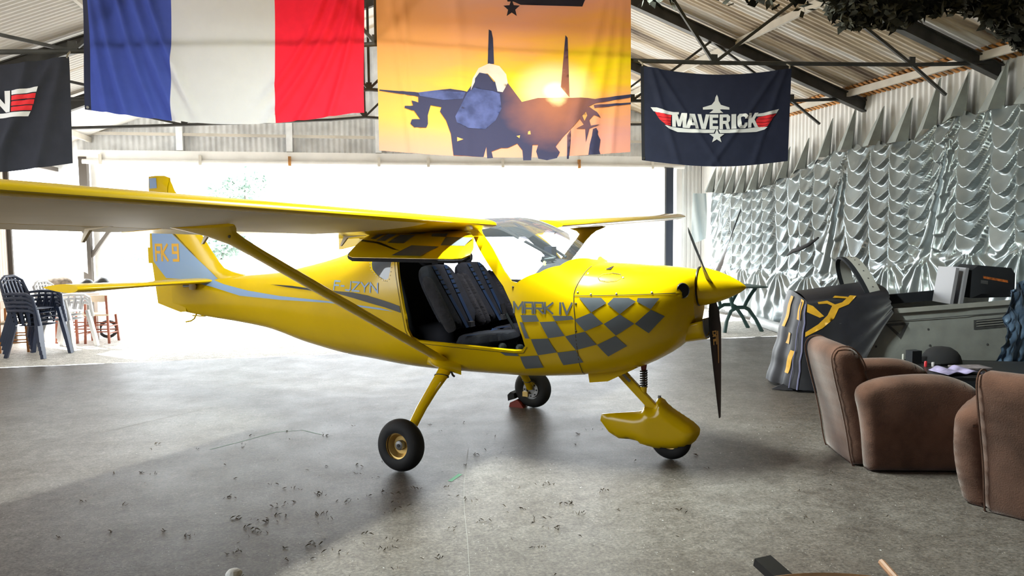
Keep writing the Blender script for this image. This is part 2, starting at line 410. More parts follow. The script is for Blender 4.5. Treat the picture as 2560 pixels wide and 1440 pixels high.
# rusty end strip of the sheets above the right wall
mb = MB()
for k in range(int((15.0 - 5.5) / .1)):
    b = 5.5 + .1 * k; mb.box((A1 - .19, b, roof_z(A1 - .19) - .024), (.34, .052, .012), rot=Matrix.Rotation(math.atan(.3675), 3, 'Y'))
mb.build('rusted_sheet_end', m_rust, ceil, False)['kind'] = 'stuff'
# walls
def corr_wall(name, p0, p1, zf0, zf1, m, pitch=.1, amp=.011):
    mb = MB(); L = math.hypot(p1[0] - p0[0], p1[1] - p0[1]); n = max(8, int(L / pitch) * 6); nx, ny = -(p1[1] - p0[1]) / L, (p1[0] - p0[0]) / L
    def fn(u, v):
        a = p0[0] + (p1[0] - p0[0]) * u; b = p0[1] + (p1[1] - p0[1]) * u; d = amp * math.sin(2 * PI * L * u / pitch)
        z0 = zf0(a); z1 = zf1(a); return Vector((a + nx * d, b + ny * d, z0 + (z1 - z0) * v))
    mb.grid(fn, n, 1); return struct(name, mb, m, True, sharp=0)
corr_wall('wall_far', (A0, B1), (A1, B1), lambda a: 3.10, lambda a: roof_z(a) + .03, m_gable)
corr_wall('wall_right', (A1, B1), (A1, 5.0), lambda a: 0, lambda a: EZR + .02, m_wallw)
m_dimwall = mat('dark_low_bounce_wall', (.13, .12, .11), .8)  # unseen walls, coloured dark so that little light bounces onto the chairs
corr_wall('wall_right_back', (A1, 5.0), (A1, B0), lambda a: 0, lambda a: EZR + .02, m_dimwall)
corr_wall('wall_left_back', (A0, B0), (A0, 2.0), lambda a: 0, lambda a: EZL + .02, m_dimwall)
# open side bay of the left wall, beside and behind the camera
corr_wall('wall_left_lower', (A0, 2.0), (A0, 7.2), lambda a: 0, lambda a: 1.15, m_pink); corr_wall('wall_left_upper', (A0, 2.0), (A0, 7.2), lambda a: 2.75, lambda a: EZL + .02, m_pink)
wl = corr_wall('wall_left', (A0, 7.2), (A0, 12.95), lambda a: 0, lambda a: EZL + .02, m_pink)
def child_of(o, parent): o.parent = parent; o.rotation_euler = (0, 0, 0); del o['kind']; return o
child_of(corr_wall('wall_strip', (A0, 12.95), (A0, B1), lambda a: 2.75, lambda a: EZL + .02, m_pink), wl)
child_of(corr_wall('wall_corner', (A0, B1), (-4.62, B1), lambda a: 0, lambda a: 3.10, m_gable), wl)
mb = MB(); mb.box((A0 + .03, 12.97, 1.4), (.06, .05, 2.8)); mb.build('opening_jamb', m_brownp, wl, False)
mb = MB(); mb.bar((A0 + .05, 8.0, 2.78), (A0 + .05, 15.0, 2.78), .06, .07); mb.build('door_track', m_brownp, wl, False)
corr_wall('wall_front', (A0, B0), (A1, B0), lambda a: 0, lambda a: roof_z(a) + .03, mat('low_bounce_end_wall', (.10, .09, .08), .8))  # unseen end wall, its colour kept dark to hold back bounced light
mb = MB(); mb.box((7.03, B1, 1.55), (.44, .04, 3.1))
for k in range(5): mb.box((6.86 + .09 * k, B1 - .03, 1.55), (.035, .03, 3.1))
struct('wall_corner_right', mb, m_wallw)
# doorway: lintel, tube under it, posts, leaf
tr = bpy.data.objects.new('trim_1', None); COL.objects.link(tr); tr.rotation_euler = (0, 0, PHI); tr['kind'] = 'structure'
mb = MB(); mb.box((1.2, B1 - .05, 3.04), (11.6, .22, .16)); mb.build('door_lintel', m_lintel, tr, False)
mb = MB(); mb.tube([(-4.5, B1 - .16, 2.92), (6.8, B1 - .16, 2.92)], .045, 10); mb.build('door_rail', m_lintel, tr)
for a in (-4.2, -2.55, -1.0, .62, 1.55, 3.0, 4.55, 6.1):
    mb = MB(); mb.box((a, B1 - .17, 2.955), (.05, .09, .17)); mb.build('rail_bracket', m_lightbeam if a not in (-1.0, 4.55) else m_rust, tr, False)
for i, a in enumerate((-2.9, -1.0, .62, 2.6, 4.6)):
    mb = MB(); mb.box((a, B1 - .09, (3.12 + roof_z(a)) / 2), (.11, .12, roof_z(a) - 3.14)); mb.build('gable_post', m_gable, tr, False)
mb = MB(); mb.box((1.2, B1 - .09, 3.42), (11.4, .06, .05)); mb.box((1.2, B1 - .09, 3.8), (9.6, .06, .05)); mb.build('gable_rail', m_lightbeam, tr, False)
mb = MB(); mb.box((-4.5, B1 - .1, 1.5), (.13, .14, 3.0)); mb.bar((-4.45, B1 - .1, 1.25), (-4.12, B1 - .1, 1.72), .08, .06); mb.box((-4.3, B1 - .1, 1.73), (.36, .1, .05))
struct('trim_2', mb, m_brownp)
mb = MB(); mb.box((-4.37, B1 + .06, 1.5), (.1, .12, 3.0)); struct('trim_3', mb, m_lintel)
mb = MB(); mb.box((6.7, B1 - .08, 1.5), (.12, .16, 3.0)); struct('trim_4', mb, m_lintel)
dl = MB(); dl.box((6.46, B1 - .2, 1.46), (.17, .05, 2.86)); d1 = struct('door_1', dl, m_navy)
mb = MB(); mb.box((6.365, B1 - .2, 1.46), (.03, .07, 2.9)); mb.build('door_edge', m_steel, d1, False)
# trusses
TIE = [(A0, 3.10), (-2.867, 3.2), (-1.588, 3.267), (-.2, 3.346), (.309, 3.396), (1.3, 3.361), (2.938, 3.337), (3.747, 3.346), (6.093, 3.409), (A1, 3.47)]
def truss(b, shown=True):
    t = bpy.data.objects.new('roof_truss', None); COL.objects.link(t); t.rotation_euler = (0, 0, PHI); t['kind'] = 'structure'
    for a0, a1 in ((A0, RA), (RA, A1)):
        mb = MB(); z0, z1 = roof_z(a0) - .14, roof_z(a1) - .14
        mb.bar((a0, b, z0), (a1, b, z1), .02, .15); mb.bar((a0, b, z0 + .075), (a1, b, z1 + .075), .10, .014); mb.bar((a0, b, z0 - .075), (a1, b, z1 - .075), .10, .014)
        mb.build('rafter', m_beam, t, False)
    if not shown: return t
    mb = MB(); mb.tube([(a, b, z) for a, z in TIE], .022, 6); mb.build('tie_bar', m_beam, t)
    up = lambda a: roof_z(a) - .2
    W = [((.309, 3.396), -.76), ((.309, 3.396), 2.12), ((3.747, 3.346), 2.47), ((3.747, 3.346), 4.88), ((6.093, 3.409), 4.88), ((-2.3, 3.23), -.76), ((-2.3, 3.23), -3.6), ((.309, 3.396), .31)]
    for (na, nz), ra in W:
        mb = MB(); mb.bar((na, b, nz), (ra, b, up(ra)), .03, .03); mb.build('brace', m_beam, t, False)
    for na, nz in ((.309, 3.396), (3.747, 3.346), (6.093, 3.409), (-2.3, 3.23)):
        mb = MB(); mb.box((na, b, nz + .05), (.07, .02, .07)); mb.build('gusset', m_beam, t, False)
    return t
for b in (7.5, 9.85, 12.2): truss(b)
truss(5.1, False); truss(2.7, False); truss(0.3, False)
pl = bpy.data.objects.new('trim_5', None); COL.objects.link(pl); pl.rotation_euler = (0, 0, PHI); pl['kind'] = 'structure'
for a in (A1 - .28, 5.25, 3.3, -.6, -2.6, -4.4):
    mb = MB(); mb.bar((a, B0, roof_z(a) - .075), (a, B1, roof_z(a) - .075), .045, .09); mb.build('purlin', m_lightbeam, pl, False)
# wind braces between the trusses on the right slope and hanging ends by the eave
for b0, b1, a0, a1 in ((7.5, 9.85, 6.09, 6.55), (9.85, 12.2, 6.09, 6.55), (9.85, 12.2, -3.6, -4.6)):
    mb = MB(); mb.bar((a0, b0, 3.41), (a1, b0 + .02, 3.10), .03, .03); mb.build('eave_brace', m_beam, pl, False)
# lamp housing over the aircraft
t = thing('hanging_lamp', 'white tube lamp hung from the ridge above the yellow aircraft', 'lamp', LAMP, math.radians(63))
mb = MB(); mb.box((0, 0, .05), (1.2, .16, .05)); mb.build('housing', m_lintel, t, False)
for y in (-.5, .5):
    mb = MB(); mb.tube([(y, 0, .07), (y, 0, 1.75)], .006, 6); mb.build('hanger', m_steel, t)
# ------------------------------------------------------------------ the aircraft (x forward, y to its left, z up; origin on the floor between the main wheels)
AC = thing('light_aircraft', 'yellow high-wing light aircraft with checkered nose and open cabin door', 'aircraft', (-0.2917, 6.1223, 0), math.radians(-26.9971))
f_top = mono([(-3.45, 1.185), (-3.0, 1.20), (-2.55, 1.235), (-2.05, 1.278), (-1.67, 1.348), (-1.31, 1.43), (-.9, 1.56), (-.7, 1.635), (-.4, 1.69), (0, 1.735), (.4, 1.74), (.55, 1.70), (.7, 1.63), (.85, 1.535), (.95, 1.465), (1.04, 1.412), (1.1, 1.40), (1.355, 1.39), (1.64, 1.37), (1.78, 1.355)])
f_bot = mono([(-3.45, .885), (-3.3, .862), (-3.0, .83), (-2.6, .80), (-2.2, .76), (-1.65, .645), (-1.1, .575), (-.5, .555), (0, .55), (.5, .552), (1.0, .585), (1.35, .65), (1.6, .775), (1.72, .88), (1.78, .97)])
f_hw = mono([(-3.45, .035), (-3.0, .085), (-2.55, .14), (-2.05, .21), (-1.67, .27), (-1.31, .34), (-.9, .43), (-.5, .52), (-.2, .56), (.2, .575), (.6, .57), (1.05, .53), (1.35, .46), (1.55, .385), (1.7, .28), (1.78, .17)])
f_zc = mono([(-3.45, 1.03), (-2.55, 1.03), (-1.3, 1.02), (0, 1.02), (1, 1.02), (1.5, 1.08), (1.78, 1.2)])
f_n = mono([(-3.45, 2.0), (-2, 2.1), (-1, 2.4), (-.3, 3.2), (.6, 3.0), (1.1, 2.6), (1.78, 2.2)])
def sec(x, th, off=0.0):
    n = f_n(x); zc = f_zc(x); s = math.sin(th); c = math.cos(th); hz = (f_top(x) - zc) if s >= 0 else (zc - f_bot(x))
    return Vector((x, -(f_hw(x) + off) * max(0, c) ** (2 / n), zc + (hz + off) * math.copysign(abs(s) ** (2 / n), s)))
def side_th(x, z):
    n = f_n(x); zc = f_zc(x); hz = (f_top(x) - zc) if z >= zc else (zc - f_bot(x))
    return math.asin(math.copysign(abs(max(-1, min(1, (z - zc) / hz))) ** (n / 2), z - zc))
def on_side(off=.003, sgn=1):
    def fn(x, z):
        p = sec(x, side_th(x, z), off); return Vector((p.x, sgn * p.y, p.z))
    return fn
KT = 0.55
DOOR = [(-.42, 1.61), (-.40, 1.45), (-.345, 1.213), (-.275, .90), (-.245, .845), (-.19, .822), (.287, .808), (.62, .795), (.675, .80), (.705, .835), (.69, .90), (.612, 1.126), (.545, 1.25), (.46, 1.35), (.24, 1.61)]
FARWIN = [(-.35, 1.60), (-.33, 1.22), (.52, 1.22), (.44, 1.35), (.23, 1.60)]
REARWIN = smooth_poly([(-.69, 1.47), (-.45, 1.47), (-.455, 1.29), (-.50, 1.262), (-.60, 1.30), (-.69, 1.36)], 1)
WSIDE = [(.315, 1.62), (.54, 1.36), (.605, 1.285), (.65, 1.275), (.80, 1.345), (.915, 1.39)]
def dom(poly, step=.03): return [(x, side_th(x, z) * KT) for x, z in densify(poly, step)]
WS = [(x, side_th(x, z) * KT) for x, z in WSIDE] + [(1.0, PI / 2 * KT * .93), (1.03, PI / 2 * KT), (-.12, PI / 2 * KT), (-.12, math.radians(62) * KT), (.25, math.radians(62) * KT)]
WS = densify(WS, .03)
def shell(polys, holes_sgn):
    """triangulate half of the skin in the (x, angle) domain with the given outlines as edges"""
    vs = []; es = []
    X0, X1 = -3.45, 1.78; T = PI / 2 * KT
    rect = densify([(X0, -T), (X1, -T), (X1, T), (X0, T)], .06)
    for q in [rect] + polys:
        o = len(vs); vs += [Vector(p) for p in q]; es += [(o + i, o + (i + 1) % len(q)) for i in range(len(q))]
    x = X0 + .04
    while x < X1:
        k = 26
        for j in range(1, k):
            t = -T + 2 * T * j / k
            if all(edge_dist((x, t), q) > .014 for q in polys): vs.append(Vector((x, t)))
        x += .028 if x > 1.3 else .045
    r = delaunay_2d_cdt(vs, es, [], 0, 1e-6)
    P = [(v[0], v[1]) for v in r[0]]; out = {i: [] for i in range(-1, len(polys))}
    for fc in r[2]:
        c = (sum(P[i][0] for i in fc) / len(fc), sum(P[i][1] for i in fc) / len(fc)); w_ = -1
        for i, q in enumerate(polys):
            if inside(c, q): w_ = i
        out[w_].append(tuple(fc))
    return P, out
def lay(mb, P, F, sgn, off=0.0):
    used = sorted({i for f_ in F for i in f_}); mp = {i: k for k, i in enumerate(used)}
    vs = []
    for i in used:
        p = sec(P[i][0], P[i][1] / KT, off); vs.append(Vector((p.x, sgn * p.y, p.z)))
    fs = []
    for f_ in F:
        f_ = [mp[i] for i in f_]; a, b, c = vs[f_[0]], vs[f_[1]], vs[f_[2]]; n = (b - a).cross(c - a); ce = (a + b + c) / 3
        if n.dot(Vector((0, ce.y, ce.z - f_zc(ce.x)))) < 0: f_ = f_[::-1]
        fs.append(tuple(f_))
    mb.add(vs, fs)
def weld(o, d=1e-4):
    bm = bmesh.new(); bm.from_mesh(o.data); bmesh.ops.remove_doubles(bm, verts=bm.verts, dist=d); bm.to_mesh(o.data); bm.free()
def dm(pts): return [(x, side_th(x, z) * KT) for x, z in densify(pts, .03, False)]
D = math.radians
ROOF = densify([(-.12, D(62) * KT), (.25, D(62) * KT), (.36, D(56) * KT), (.64, D(50) * KT), (.72, PI / 2 * KT), (-.12, PI / 2 * KT)], .03)
H_SEAM = dm([(1.053, 1.19), (1.38, 1.199), (1.691, 1.211), (1.78, 1.213)])
UPC = dm([(1.053, 1.19), (1.052, 1.204), (1.056, 1.243), (1.075, 1.32), (1.083, 1.382)]) + [(1.087, PI / 2 * KT), (1.78, PI / 2 * KT)] + H_SEAM[:0:-1]
LOC = H_SEAM + [(1.78, -PI / 2 * KT), (1.02, -PI / 2 * KT)] + dm([(1.04, .62), (1.06, .68), (1.077, .808), (1.071, 1.031), (1.053, 1.19)])[:-1]
Pn, On = shell([dom(DOOR), WS, dom(REARWIN), ROOF, UPC, LOC], 1)
Pf, Of = shell([dom(FARWIN), WS, dom(REARWIN), ROOF, UPC, LOC], -1)
def skin(name, k):
    mb = MB(); lay(mb, Pn, On[k], 1); lay(mb, Pf, Of[k], -1)
    if k == 5:      # nose face round the spinner
        ring = [sec(1.78, -PI / 2 + PI * q / 24) for q in range(25)] + [Vector((1.78, -sec(1.78, PI / 2 - PI * q / 24).y, sec(1.78, PI / 2 - PI * q / 24).z)) for q in range(1, 24)]
        mb.add(ring + [Vector((1.785, 0, 1.22))], [((q + 1) % 48, q, 48) for q in range(48)])
    o = mb.build(name, [m_yel, m_liner], AC, True, sharp=50); weld(o)
    sm = o.modifiers.new('skin_thickness', 'SOLIDIFY'); sm.thickness = .022; sm.offset = -1; sm.material_offset = 1; sm.material_offset_rim = 0
    es = o.modifiers.new('edges', 'EDGE_SPLIT'); es.split_angle = math.radians(50); return o
fus = skin('fuselage', -1); skin('upper_cowling', 4); skin('lower_cowling', 5)
mb = MB(); lay(mb, Pn, On[3], 1, -.004); lay(mb, Pf, Of[3], -1, -.004); o = mb.build('roof_window', m_glass_r, AC, True, sharp=60); weld(o); o['label'] = 'dark tinted glass panel in the cabin roof'
mb = MB(); lay(mb, Pn, On[1], 1, -.004); lay(mb, Pf, Of[1], -1, -.004); o = mb.build('windscreen', m_glass, AC, True, sharp=60); weld(o); o['label'] = 'clear curved windscreen running up into the roof'
mb = MB(); lay(mb, Pn, On[2], 1, -.006); mb.build('rear_window', m_glass_d, AC)
mb = MB(); lay(mb, Pf, Of[2], -1, -.006); mb.build('rear_window', m_glass_d, AC)
mb = MB(); lay(mb, Pf, Of[0], -1, -.008); mb.build('side_window', m_glass, AC)
# window rivets on the near rear window
mb = MB()
for x, z in densify([(q[0] + (q[0] + .57) * .10, q[1] + (q[1] - 1.37) * .10) for q in REARWIN], .035): mb.lathe([(0, .0), (.004, 0), (.003, .003), (0, .004)], 6, 0, Matrix.Translation(on_side(.001)(x, z)) @ Matrix.Rotation(PI / 2, 4, 'X'))
o = mb.build('window_rivets', m_metal, AC); o['kind'] = 'stuff'
# ---- paint on the near side
near = on_side(.0035)
CHK = [[(1.09, 1.18), (1.237, 1.18), (1.274, 1.146), (1.179, 1.084)], [(1.316, 1.181), (1.413, 1.181), (1.46, 1.158), (1.362, 1.075), (1.281, 1.14)], [(1.469, 1.181), (1.602, 1.18), (1.552, 1.108), (1.465, 1.158)], [(1.065, 1.032), (1.179, 1.082), (1.256, 1.01), (1.136, 0.956)], [(1.362, 1.074), (1.452, 1.012), (1.335, 0.931), (1.26, 1.008)], [(1.552, 1.105), (1.632, 1.061), (1.535, 0.948), (1.455, 1.012)], [(1.0, 0.918), (1.136, 0.954), (1.208, 0.867), (1.066, 0.824)], [(1.332, 0.929), (1.397, 0.859), (1.267, 0.781), (1.21, 0.865)], [(0.933, 0.8), (1.066, 0.822), (1.095, 0.733), (0.952, 0.705)], [(0.68, 1.052), (0.796, 1.055), (0.819, 1.013), (0.702, 1.004)], [(0.911, 1.055), (1.045, 1.057), (1.065, 1.034), (0.933, 1.019)], [(0.674, 1.003), (0.697, 1.002), (0.744, 0.892), (0.713, 0.891)], [(0.822, 1.009), (0.933, 1.017), (0.998, 0.921), (0.881, 0.9)], [(0.755, 0.888), (0.878, 0.898), (0.931, 0.802), (0.793, 0.775)], [(0.507, 0.78), (0.638, 0.78), (0.648, 0.76), (0.545, 0.758)], [(0.658, 0.758), (0.792, 0.772), (0.804, 0.679), (0.664, 0.66)]]
for sg in (1, -1):
    mb = MB()
    for q in CHK: patch(mb, q, on_side(.0035, sg), .025)
    mb.build('checker_print', m_grey, AC)
    mb = MB(); stroke_word(mb, 'MARK IV', (.632, 1.07, 1.045, 1.14) if sg > 0 else (1.045, 1.07, .632, 1.14), on_side(.0035, sg), .013); mb.build('mark_lettering', m_grey, AC)
mb = MB(); stroke_word(mb, 'F-JZYN', (-1.12, 1.168, -.58, 1.236), near, .013); mb.build('registration_lettering', m_silv, AC)
mb = MB(); patch(mb, [(-1.20, 1.158), (-1.065, 1.156), (-.88, 1.155), (-0.692, 1.139), (-.5, 1.108), (-0.347, 1.076), (-0.336, 1.025), (-.5, 1.058), (-0.693, 1.085), (-.88, 1.112), (-1.037, 1.132)], near, .03)
patch(mb, [(-2.001, 1.176), (-1.69, 1.175), (-1.411, 1.162), (-1.20, 1.158), (-1.2, 1.148), (-1.407, 1.145), (-1.739, 1.160)], near, .03); mb.build('black_stripe', m_blk, AC)
mb = MB(); patch(mb, [(-3.2, 1.182), (-2.979, 1.19), (-2.85, 1.19), (-2.66, 1.156), (-2.288, 1.112), (-1.832, 1.082), (-1.19, 1.070), (-.839, 1.059), (-.556, 1.05), (-.41, 1.03), (-.556, 1.037), (-.839, 1.046), (-1.19, 1.056), (-1.831, 1.050), (-2.396, 1.062), (-2.83, 1.128), (-3.161, 1.165)], near, .03); mb.build('silver_stripe', m_silv, AC)
# cowling seams, fasteners, hatch and holes
def seam_line(pts, wd, m, name, fn=near):
    mb = MB(); pts = densify(pts, .03, False); vs = []
    for i, p in enumerate(pts):
        d = Vector(pts[min(i + 1, len(pts) - 1)]) - Vector(pts[max(i - 1, 0)]); d.normalize(); n = Vector((-d.y, d.x)) * wd / 2
        vs += [fn(*(Vector(p) + n)), fn(*(Vector(p) - n))]
    mb.add(vs, [(2 * i, 2 * i + 1, 2 * i + 3, 2 * i + 2) for i in range(len(pts) - 1)]); return mb.build(name, m, AC)
seam_line([(1.083, 1.382), (1.075, 1.32), (1.056, 1.243), (1.052, 1.204), (1.071, 1.031), (1.077, .808), (1.06, .68), (1.04, .62)], .005, m_seam, 'cowl_seam')
seam_line([(1.053, 1.19), (1.38, 1.199), (1.691, 1.211)], .005, m_seam, 'cowl_seam')
seam_line([(-.44, 1.50), (-.365, 1.213), (-.295, .895), (-.262, .83), (-.20, .805), (.287, .79), (.62, .778), (.69, .785), (.722, .83)], .004, m_seam, 'door_seam')
seam_line([(1.18, 1.31), (1.20, 1.33), (1.26, 1.338), (1.32, 1.33), (1.335, 1.31), (1.31, 1.29), (1.25, 1.285), (1.20, 1.292), (1.18, 1.31)], .0035, m_seam, 'oil_hatch_seam')
for x, z in [(1.075, 1.215), (1.165, 1.203), (1.33, 1.208), (1.55, 1.217), (1.072, 1.14), (1.075, .955), (1.10, 1.335), (.62, 1.245), (1.345, 1.31)]:
    p = on_side(.002)(x, z); q = on_side(.02)(x, z); mb = MB(); mb.lathe([(0, .003), (.005, .0025), (.0075, 0), (.0075, -.003)], 10, 0, Matrix.Translation(p) @ (q - p).to_track_quat('Z', 'Y').to_matrix().to_4x4()); mb.build('cowl_fastener', m_metal if z > 1.19 and x > 1.06 else m_seam, AC)
mb = MB(); patch(mb, [(1.195, 1.358), (1.235, 1.358), (1.232, 1.383)], on_side(.005), .02); mb.build('vent_slot', m_blk, AC)
for sg in (1, -1):
    c = on_side(.0, sg)(1.727, 1.225); mb = MB()
    mb.lathe([(.0, .004), (.040, .004), (.044, .008), (.046, .0), (.046, -.03)], 20, 0, Matrix.Translation(c) @ Vector((.55, -.83 * sg, 0)).to_track_quat('Z', 'Y').to_matrix().to_4x4() @ Matrix.Diagonal((1, 1.15, 1, 1))); mb.build('cooling_intake', m_blk, AC)
# chin scoop with its dark mouth
mb = MB(); mb.grid(lambda u, v: Vector((1.55 + .29 * u, .15 * (1 - .25 * (1 - u)) * math.sin(-PI / 2 + PI * v), 1.02 - (.10 + .03 * u) * math.cos(-PI / 2 + PI * v) - .09 * (1 - u))), 8, 20); o = mb.build('chin_scoop', [m_yel], AC); o.modifiers.new('wall', 'SOLIDIFY').thickness = .012
mb = MB(); mb.grid(lambda u, v: Vector((1.832, .138 * math.sin(-PI / 2 + PI * v) * u, 1.02 - .118 * math.cos(-PI / 2 + PI * v) * u)), 4, 20); mb.build('scoop_mouth', m_blk, AC)
mb = MB(); mb.tube([(1.838, .15 * math.sin(-PI / 2 + PI * k / 20), 1.02 - .13 * math.cos(-PI / 2 + PI * k / 20)) for k in range(21)], .007, 6); mb.build('scoop_lip', m_steel, AC)
mb = MB(); mb.extrude([(1.02, .60), (1.03, .535), (1.17, .555), (1.38, .665), (1.35, .69), (1.15, .64)], lambda u, v, d: Vector((u, d, v)), -.16, .16); mb.build('air_outlet', m_yel, AC, False)
# ---- propeller
HUB = Vector((1.86, 0, 1.240))
mb = MB(); mb.lathe([(.0, 2.095), (.012, 2.088), (.04, 2.05), (.075, 1.985), (.105, 1.91), (.128, 1.83), (.134, 1.795), (.125, 1.792), (0, 1.792)], 40, 0, Matrix.Translation((0, 0, 1.240)), 'x'); o = mb.build('spinner', m_yel, AC, sharp=40)
mb = MB(); mb.lathe([(.132, 1.788), (.137, 1.785), (.137, 1.776), (.0, 1.774)], 40, 0, Matrix.Translation((0, 0, 1.240)), 'x'); mb.build('spinner_backplate', m_blk, AC)
def blade(ang):
    # spanwise stations: r, chord, twist, thickness
    st = [(.06, .045, 60, .040), (.12, .055, 55, .034), (.18, .085, 46, .022), (.30, .112, 34, .017), (.45, .110, 25, .013), (.60, .098, 19, .010), (.75, .076, 15, .008), (.86, .054, 12, .006), (.93, .034, 11, .005)]
    prof = [(-.40, 0), (-.36, .5), (-.15, 1), (.15, .8), (.45, .3), (.60, 0), (.45, -.15), (.15, -.3), (-.15, -.35), (-.36, -.3)]
    vs = []; n = len(prof)
    for r, c, tw, th in st:
        t = math.radians(-tw)
        for u, v in prof:
            q = u * c; h = v * th / 2
            # blade built pointing down: span -z, chord along y, thickness along x
            vs.append(Vector((h * math.cos(t) - q * math.sin(t) * 1.0, q * math.cos(t) + h * math.sin(t), -r)))
    fs = [(i * n + k, (i + 1) * n + k, (i + 1) * n + (k + 1) % n, i * n + (k + 1) % n) for i in range(len(st) - 1) for k in range(n)]
    fs += [tuple(range(n)), tuple((len(st) - 1) * n + k for k in range(n - 1, -1, -1))]
    R = Matrix.Rotation(math.radians(ang), 3, 'X'); vs = [R @ v + HUB + Vector((.05 * (abs(v.z) / .93), 0, 0)) for v in vs]
    return obj('propeller_blade', vs, fs, m_prop, AC, True, sharp=60)
b0 = blade(5); blade(125); blade(245)
def blade_face(r, q):      # point on the forward face of the lower blade
    t = math.radians(-(46 + (25 - 46) * (r - .18) / .27)); off = .0135 - .018 * max(0, r - .25)
    p = Vector((off * math.cos(t) - q * math.sin(t), q * math.cos(t) + off * math.sin(t), -r)); return Matrix.Rotation(math.radians(5), 3, 'X') @ p + HUB + Vector((.05 * r / .93, 0, 0))
mb = MB(); stroke_word(mb, 'DUC', (.31, -.006, .40, .022), lambda x, y: blade_face(x, -y), .009); mb.build('blade_lettering', m_gold, AC)
mb = MB(); patch(mb, [(.31, -.016), (.54, -.014), (.54, -.024), (.31, -.026)], lambda x, y: blade_face(x, -y), .03); mb.build('blade_stripe', m_gold, AC)
# ---- fin and rudder
def lens(poly, tmax, name, m, xle, xte, parent=AC):
    P, T = tri_poly(poly, .045); vs = []; n = len(P)
    def th(x, z):
        le, te = xle(z), xte(z); u = max(0, min(1, (le - x) / max(1e-3, le - te))); return tmax * (2.2 * math.sqrt(max(u, 0)) * (1 - u) + .10)
    for s_ in (-1, 1): vs += [Vector((x, s_ * th(x, z), z)) for x, z in P]
    fs = list(T) + [tuple(i + n for i in t[::-1]) for t in T]; cnt = set()
    for t in T:
        for i in range(len(t)): cnt.add((t[i], t[(i + 1) % len(t)]))
    for a, b in list(cnt):
        if (b, a) not in cnt: fs.append((b, a, a + n, b + n))
    return obj(name, vs, fs, m, parent, True, sharp=40), th
LE = [(.87, -3.0), (1.17, -2.35), (1.235, -2.45), (1.27, -2.64), (1.305, -2.76), (1.40, -2.86), (1.651, -3.066), (1.90, -3.25), (2.06, -3.40), (2.15, -3.46), (2.21, -3.55)]
xle = mono(LE)
def xte(z): return -3.70 - .09 * min(1, max(0, (z - .94) / .5)) + .03 * max(0, (z - 1.5) / .7)
FIN = [(-2.45, 1.17), (-2.50, 1.243), (-2.64, 1.268), (-2.76, 1.305), (-2.86, 1.395), (-3.066, 1.651), (-3.25, 1.90), (-3.40, 2.06), (-3.46, 2.15), (-3.455, 2.19), (-3.42, 1.5), (-3.35, 1.19), (-3.35, 1.1)]
RUD = [(-3.465, 2.19), (-3.54, 2.212), (-3.763, 2.21), (-3.785, 1.5), (-3.70, .935), (-3.33, .862), (-3.25, .872), (-3.283, 1.05), (-3.345, 1.19), (-3.43, 1.5)]
fin, th_f = lens(FIN, .045, 'fin', m_yel, xle, xte); rud, _ = lens(RUD, .045, 'rudder', m_yel, xle, xte)
for sg in (-1, 1):
    fm = lambda x, z, sg=sg: Vector((x, sg * (th_f(x, z) + .003), z))
    mb = MB(); patch(mb, [(-3.742, 1.74), (-3.49, 1.74), (-3.425, 1.65), (-3.063, 1.388), (-2.88, 1.262), (-2.80, 1.205), (-2.87, 1.18), (-3.013, 1.182), (-3.34, 1.192), (-3.545, 1.195), (-3.73, 1.36)], fm, .05)
    patch(mb, [(-3.745, 2.19), (-3.60, 2.19), (-3.60, 2.09), (-3.745, 2.09)], fm, .05); mb.build('fin_paint', m_silv, AC)
    mb = MB(); patch(mb, [(-3.47, 1.69), (-3.395, 1.655), (-3.228, 1.522), (-3.052, 1.389), (-3.155, 1.46), (-3.304, 1.575), (-3.44, 1.67)], lambda x, z, sg=sg: Vector((x, sg * (th_f(x, z) + .005), z)), .04); mb.build('fin_stripe', m_blk, AC)
    if sg < 0:
        mb = MB(); stroke_word(mb, 'FK 9', (-3.68, 1.375, -3.33, 1.525), lambda x, z: Vector((x, -(th_f(x, z) + .005), z)), .028); mb.build('fin_lettering', m_orange, AC)
mb = MB(); mb.box((-3.79, 0, 1.42), (.05, .012, .16)); mb.build('trim_tab', m_yel, AC, False)
mb = MB(); mb.tube([(-3.16, 0, .845), (-3.19, 0, .80), (-3.24, 0, .775), (-3.31, 0, .763)], .008, 6); mb.build('tail_skid', m_yel, AC)
mb = MB(); mb.box((-3.12, 0, .832), (.16, .03, .012)); mb.build('skid_plate', m_yel, AC, False)
mb = MB(); mb.tube([(-3.05, -.085, 1.15), (-3.12, -.10, 1.13), (-3.20, -.105, 1.13)], .012, 6); mb.build('elevator_link', m_steel, AC)
mb = MB(); mb.lathe([(0, .0), (.03, .01), (.035, .04), (.03, .07), (0, .085)], 12, 0, Matrix.Translation((-3.08, -.10, 1.09))); mb.build('linkage_fairing', m_cream, AC)
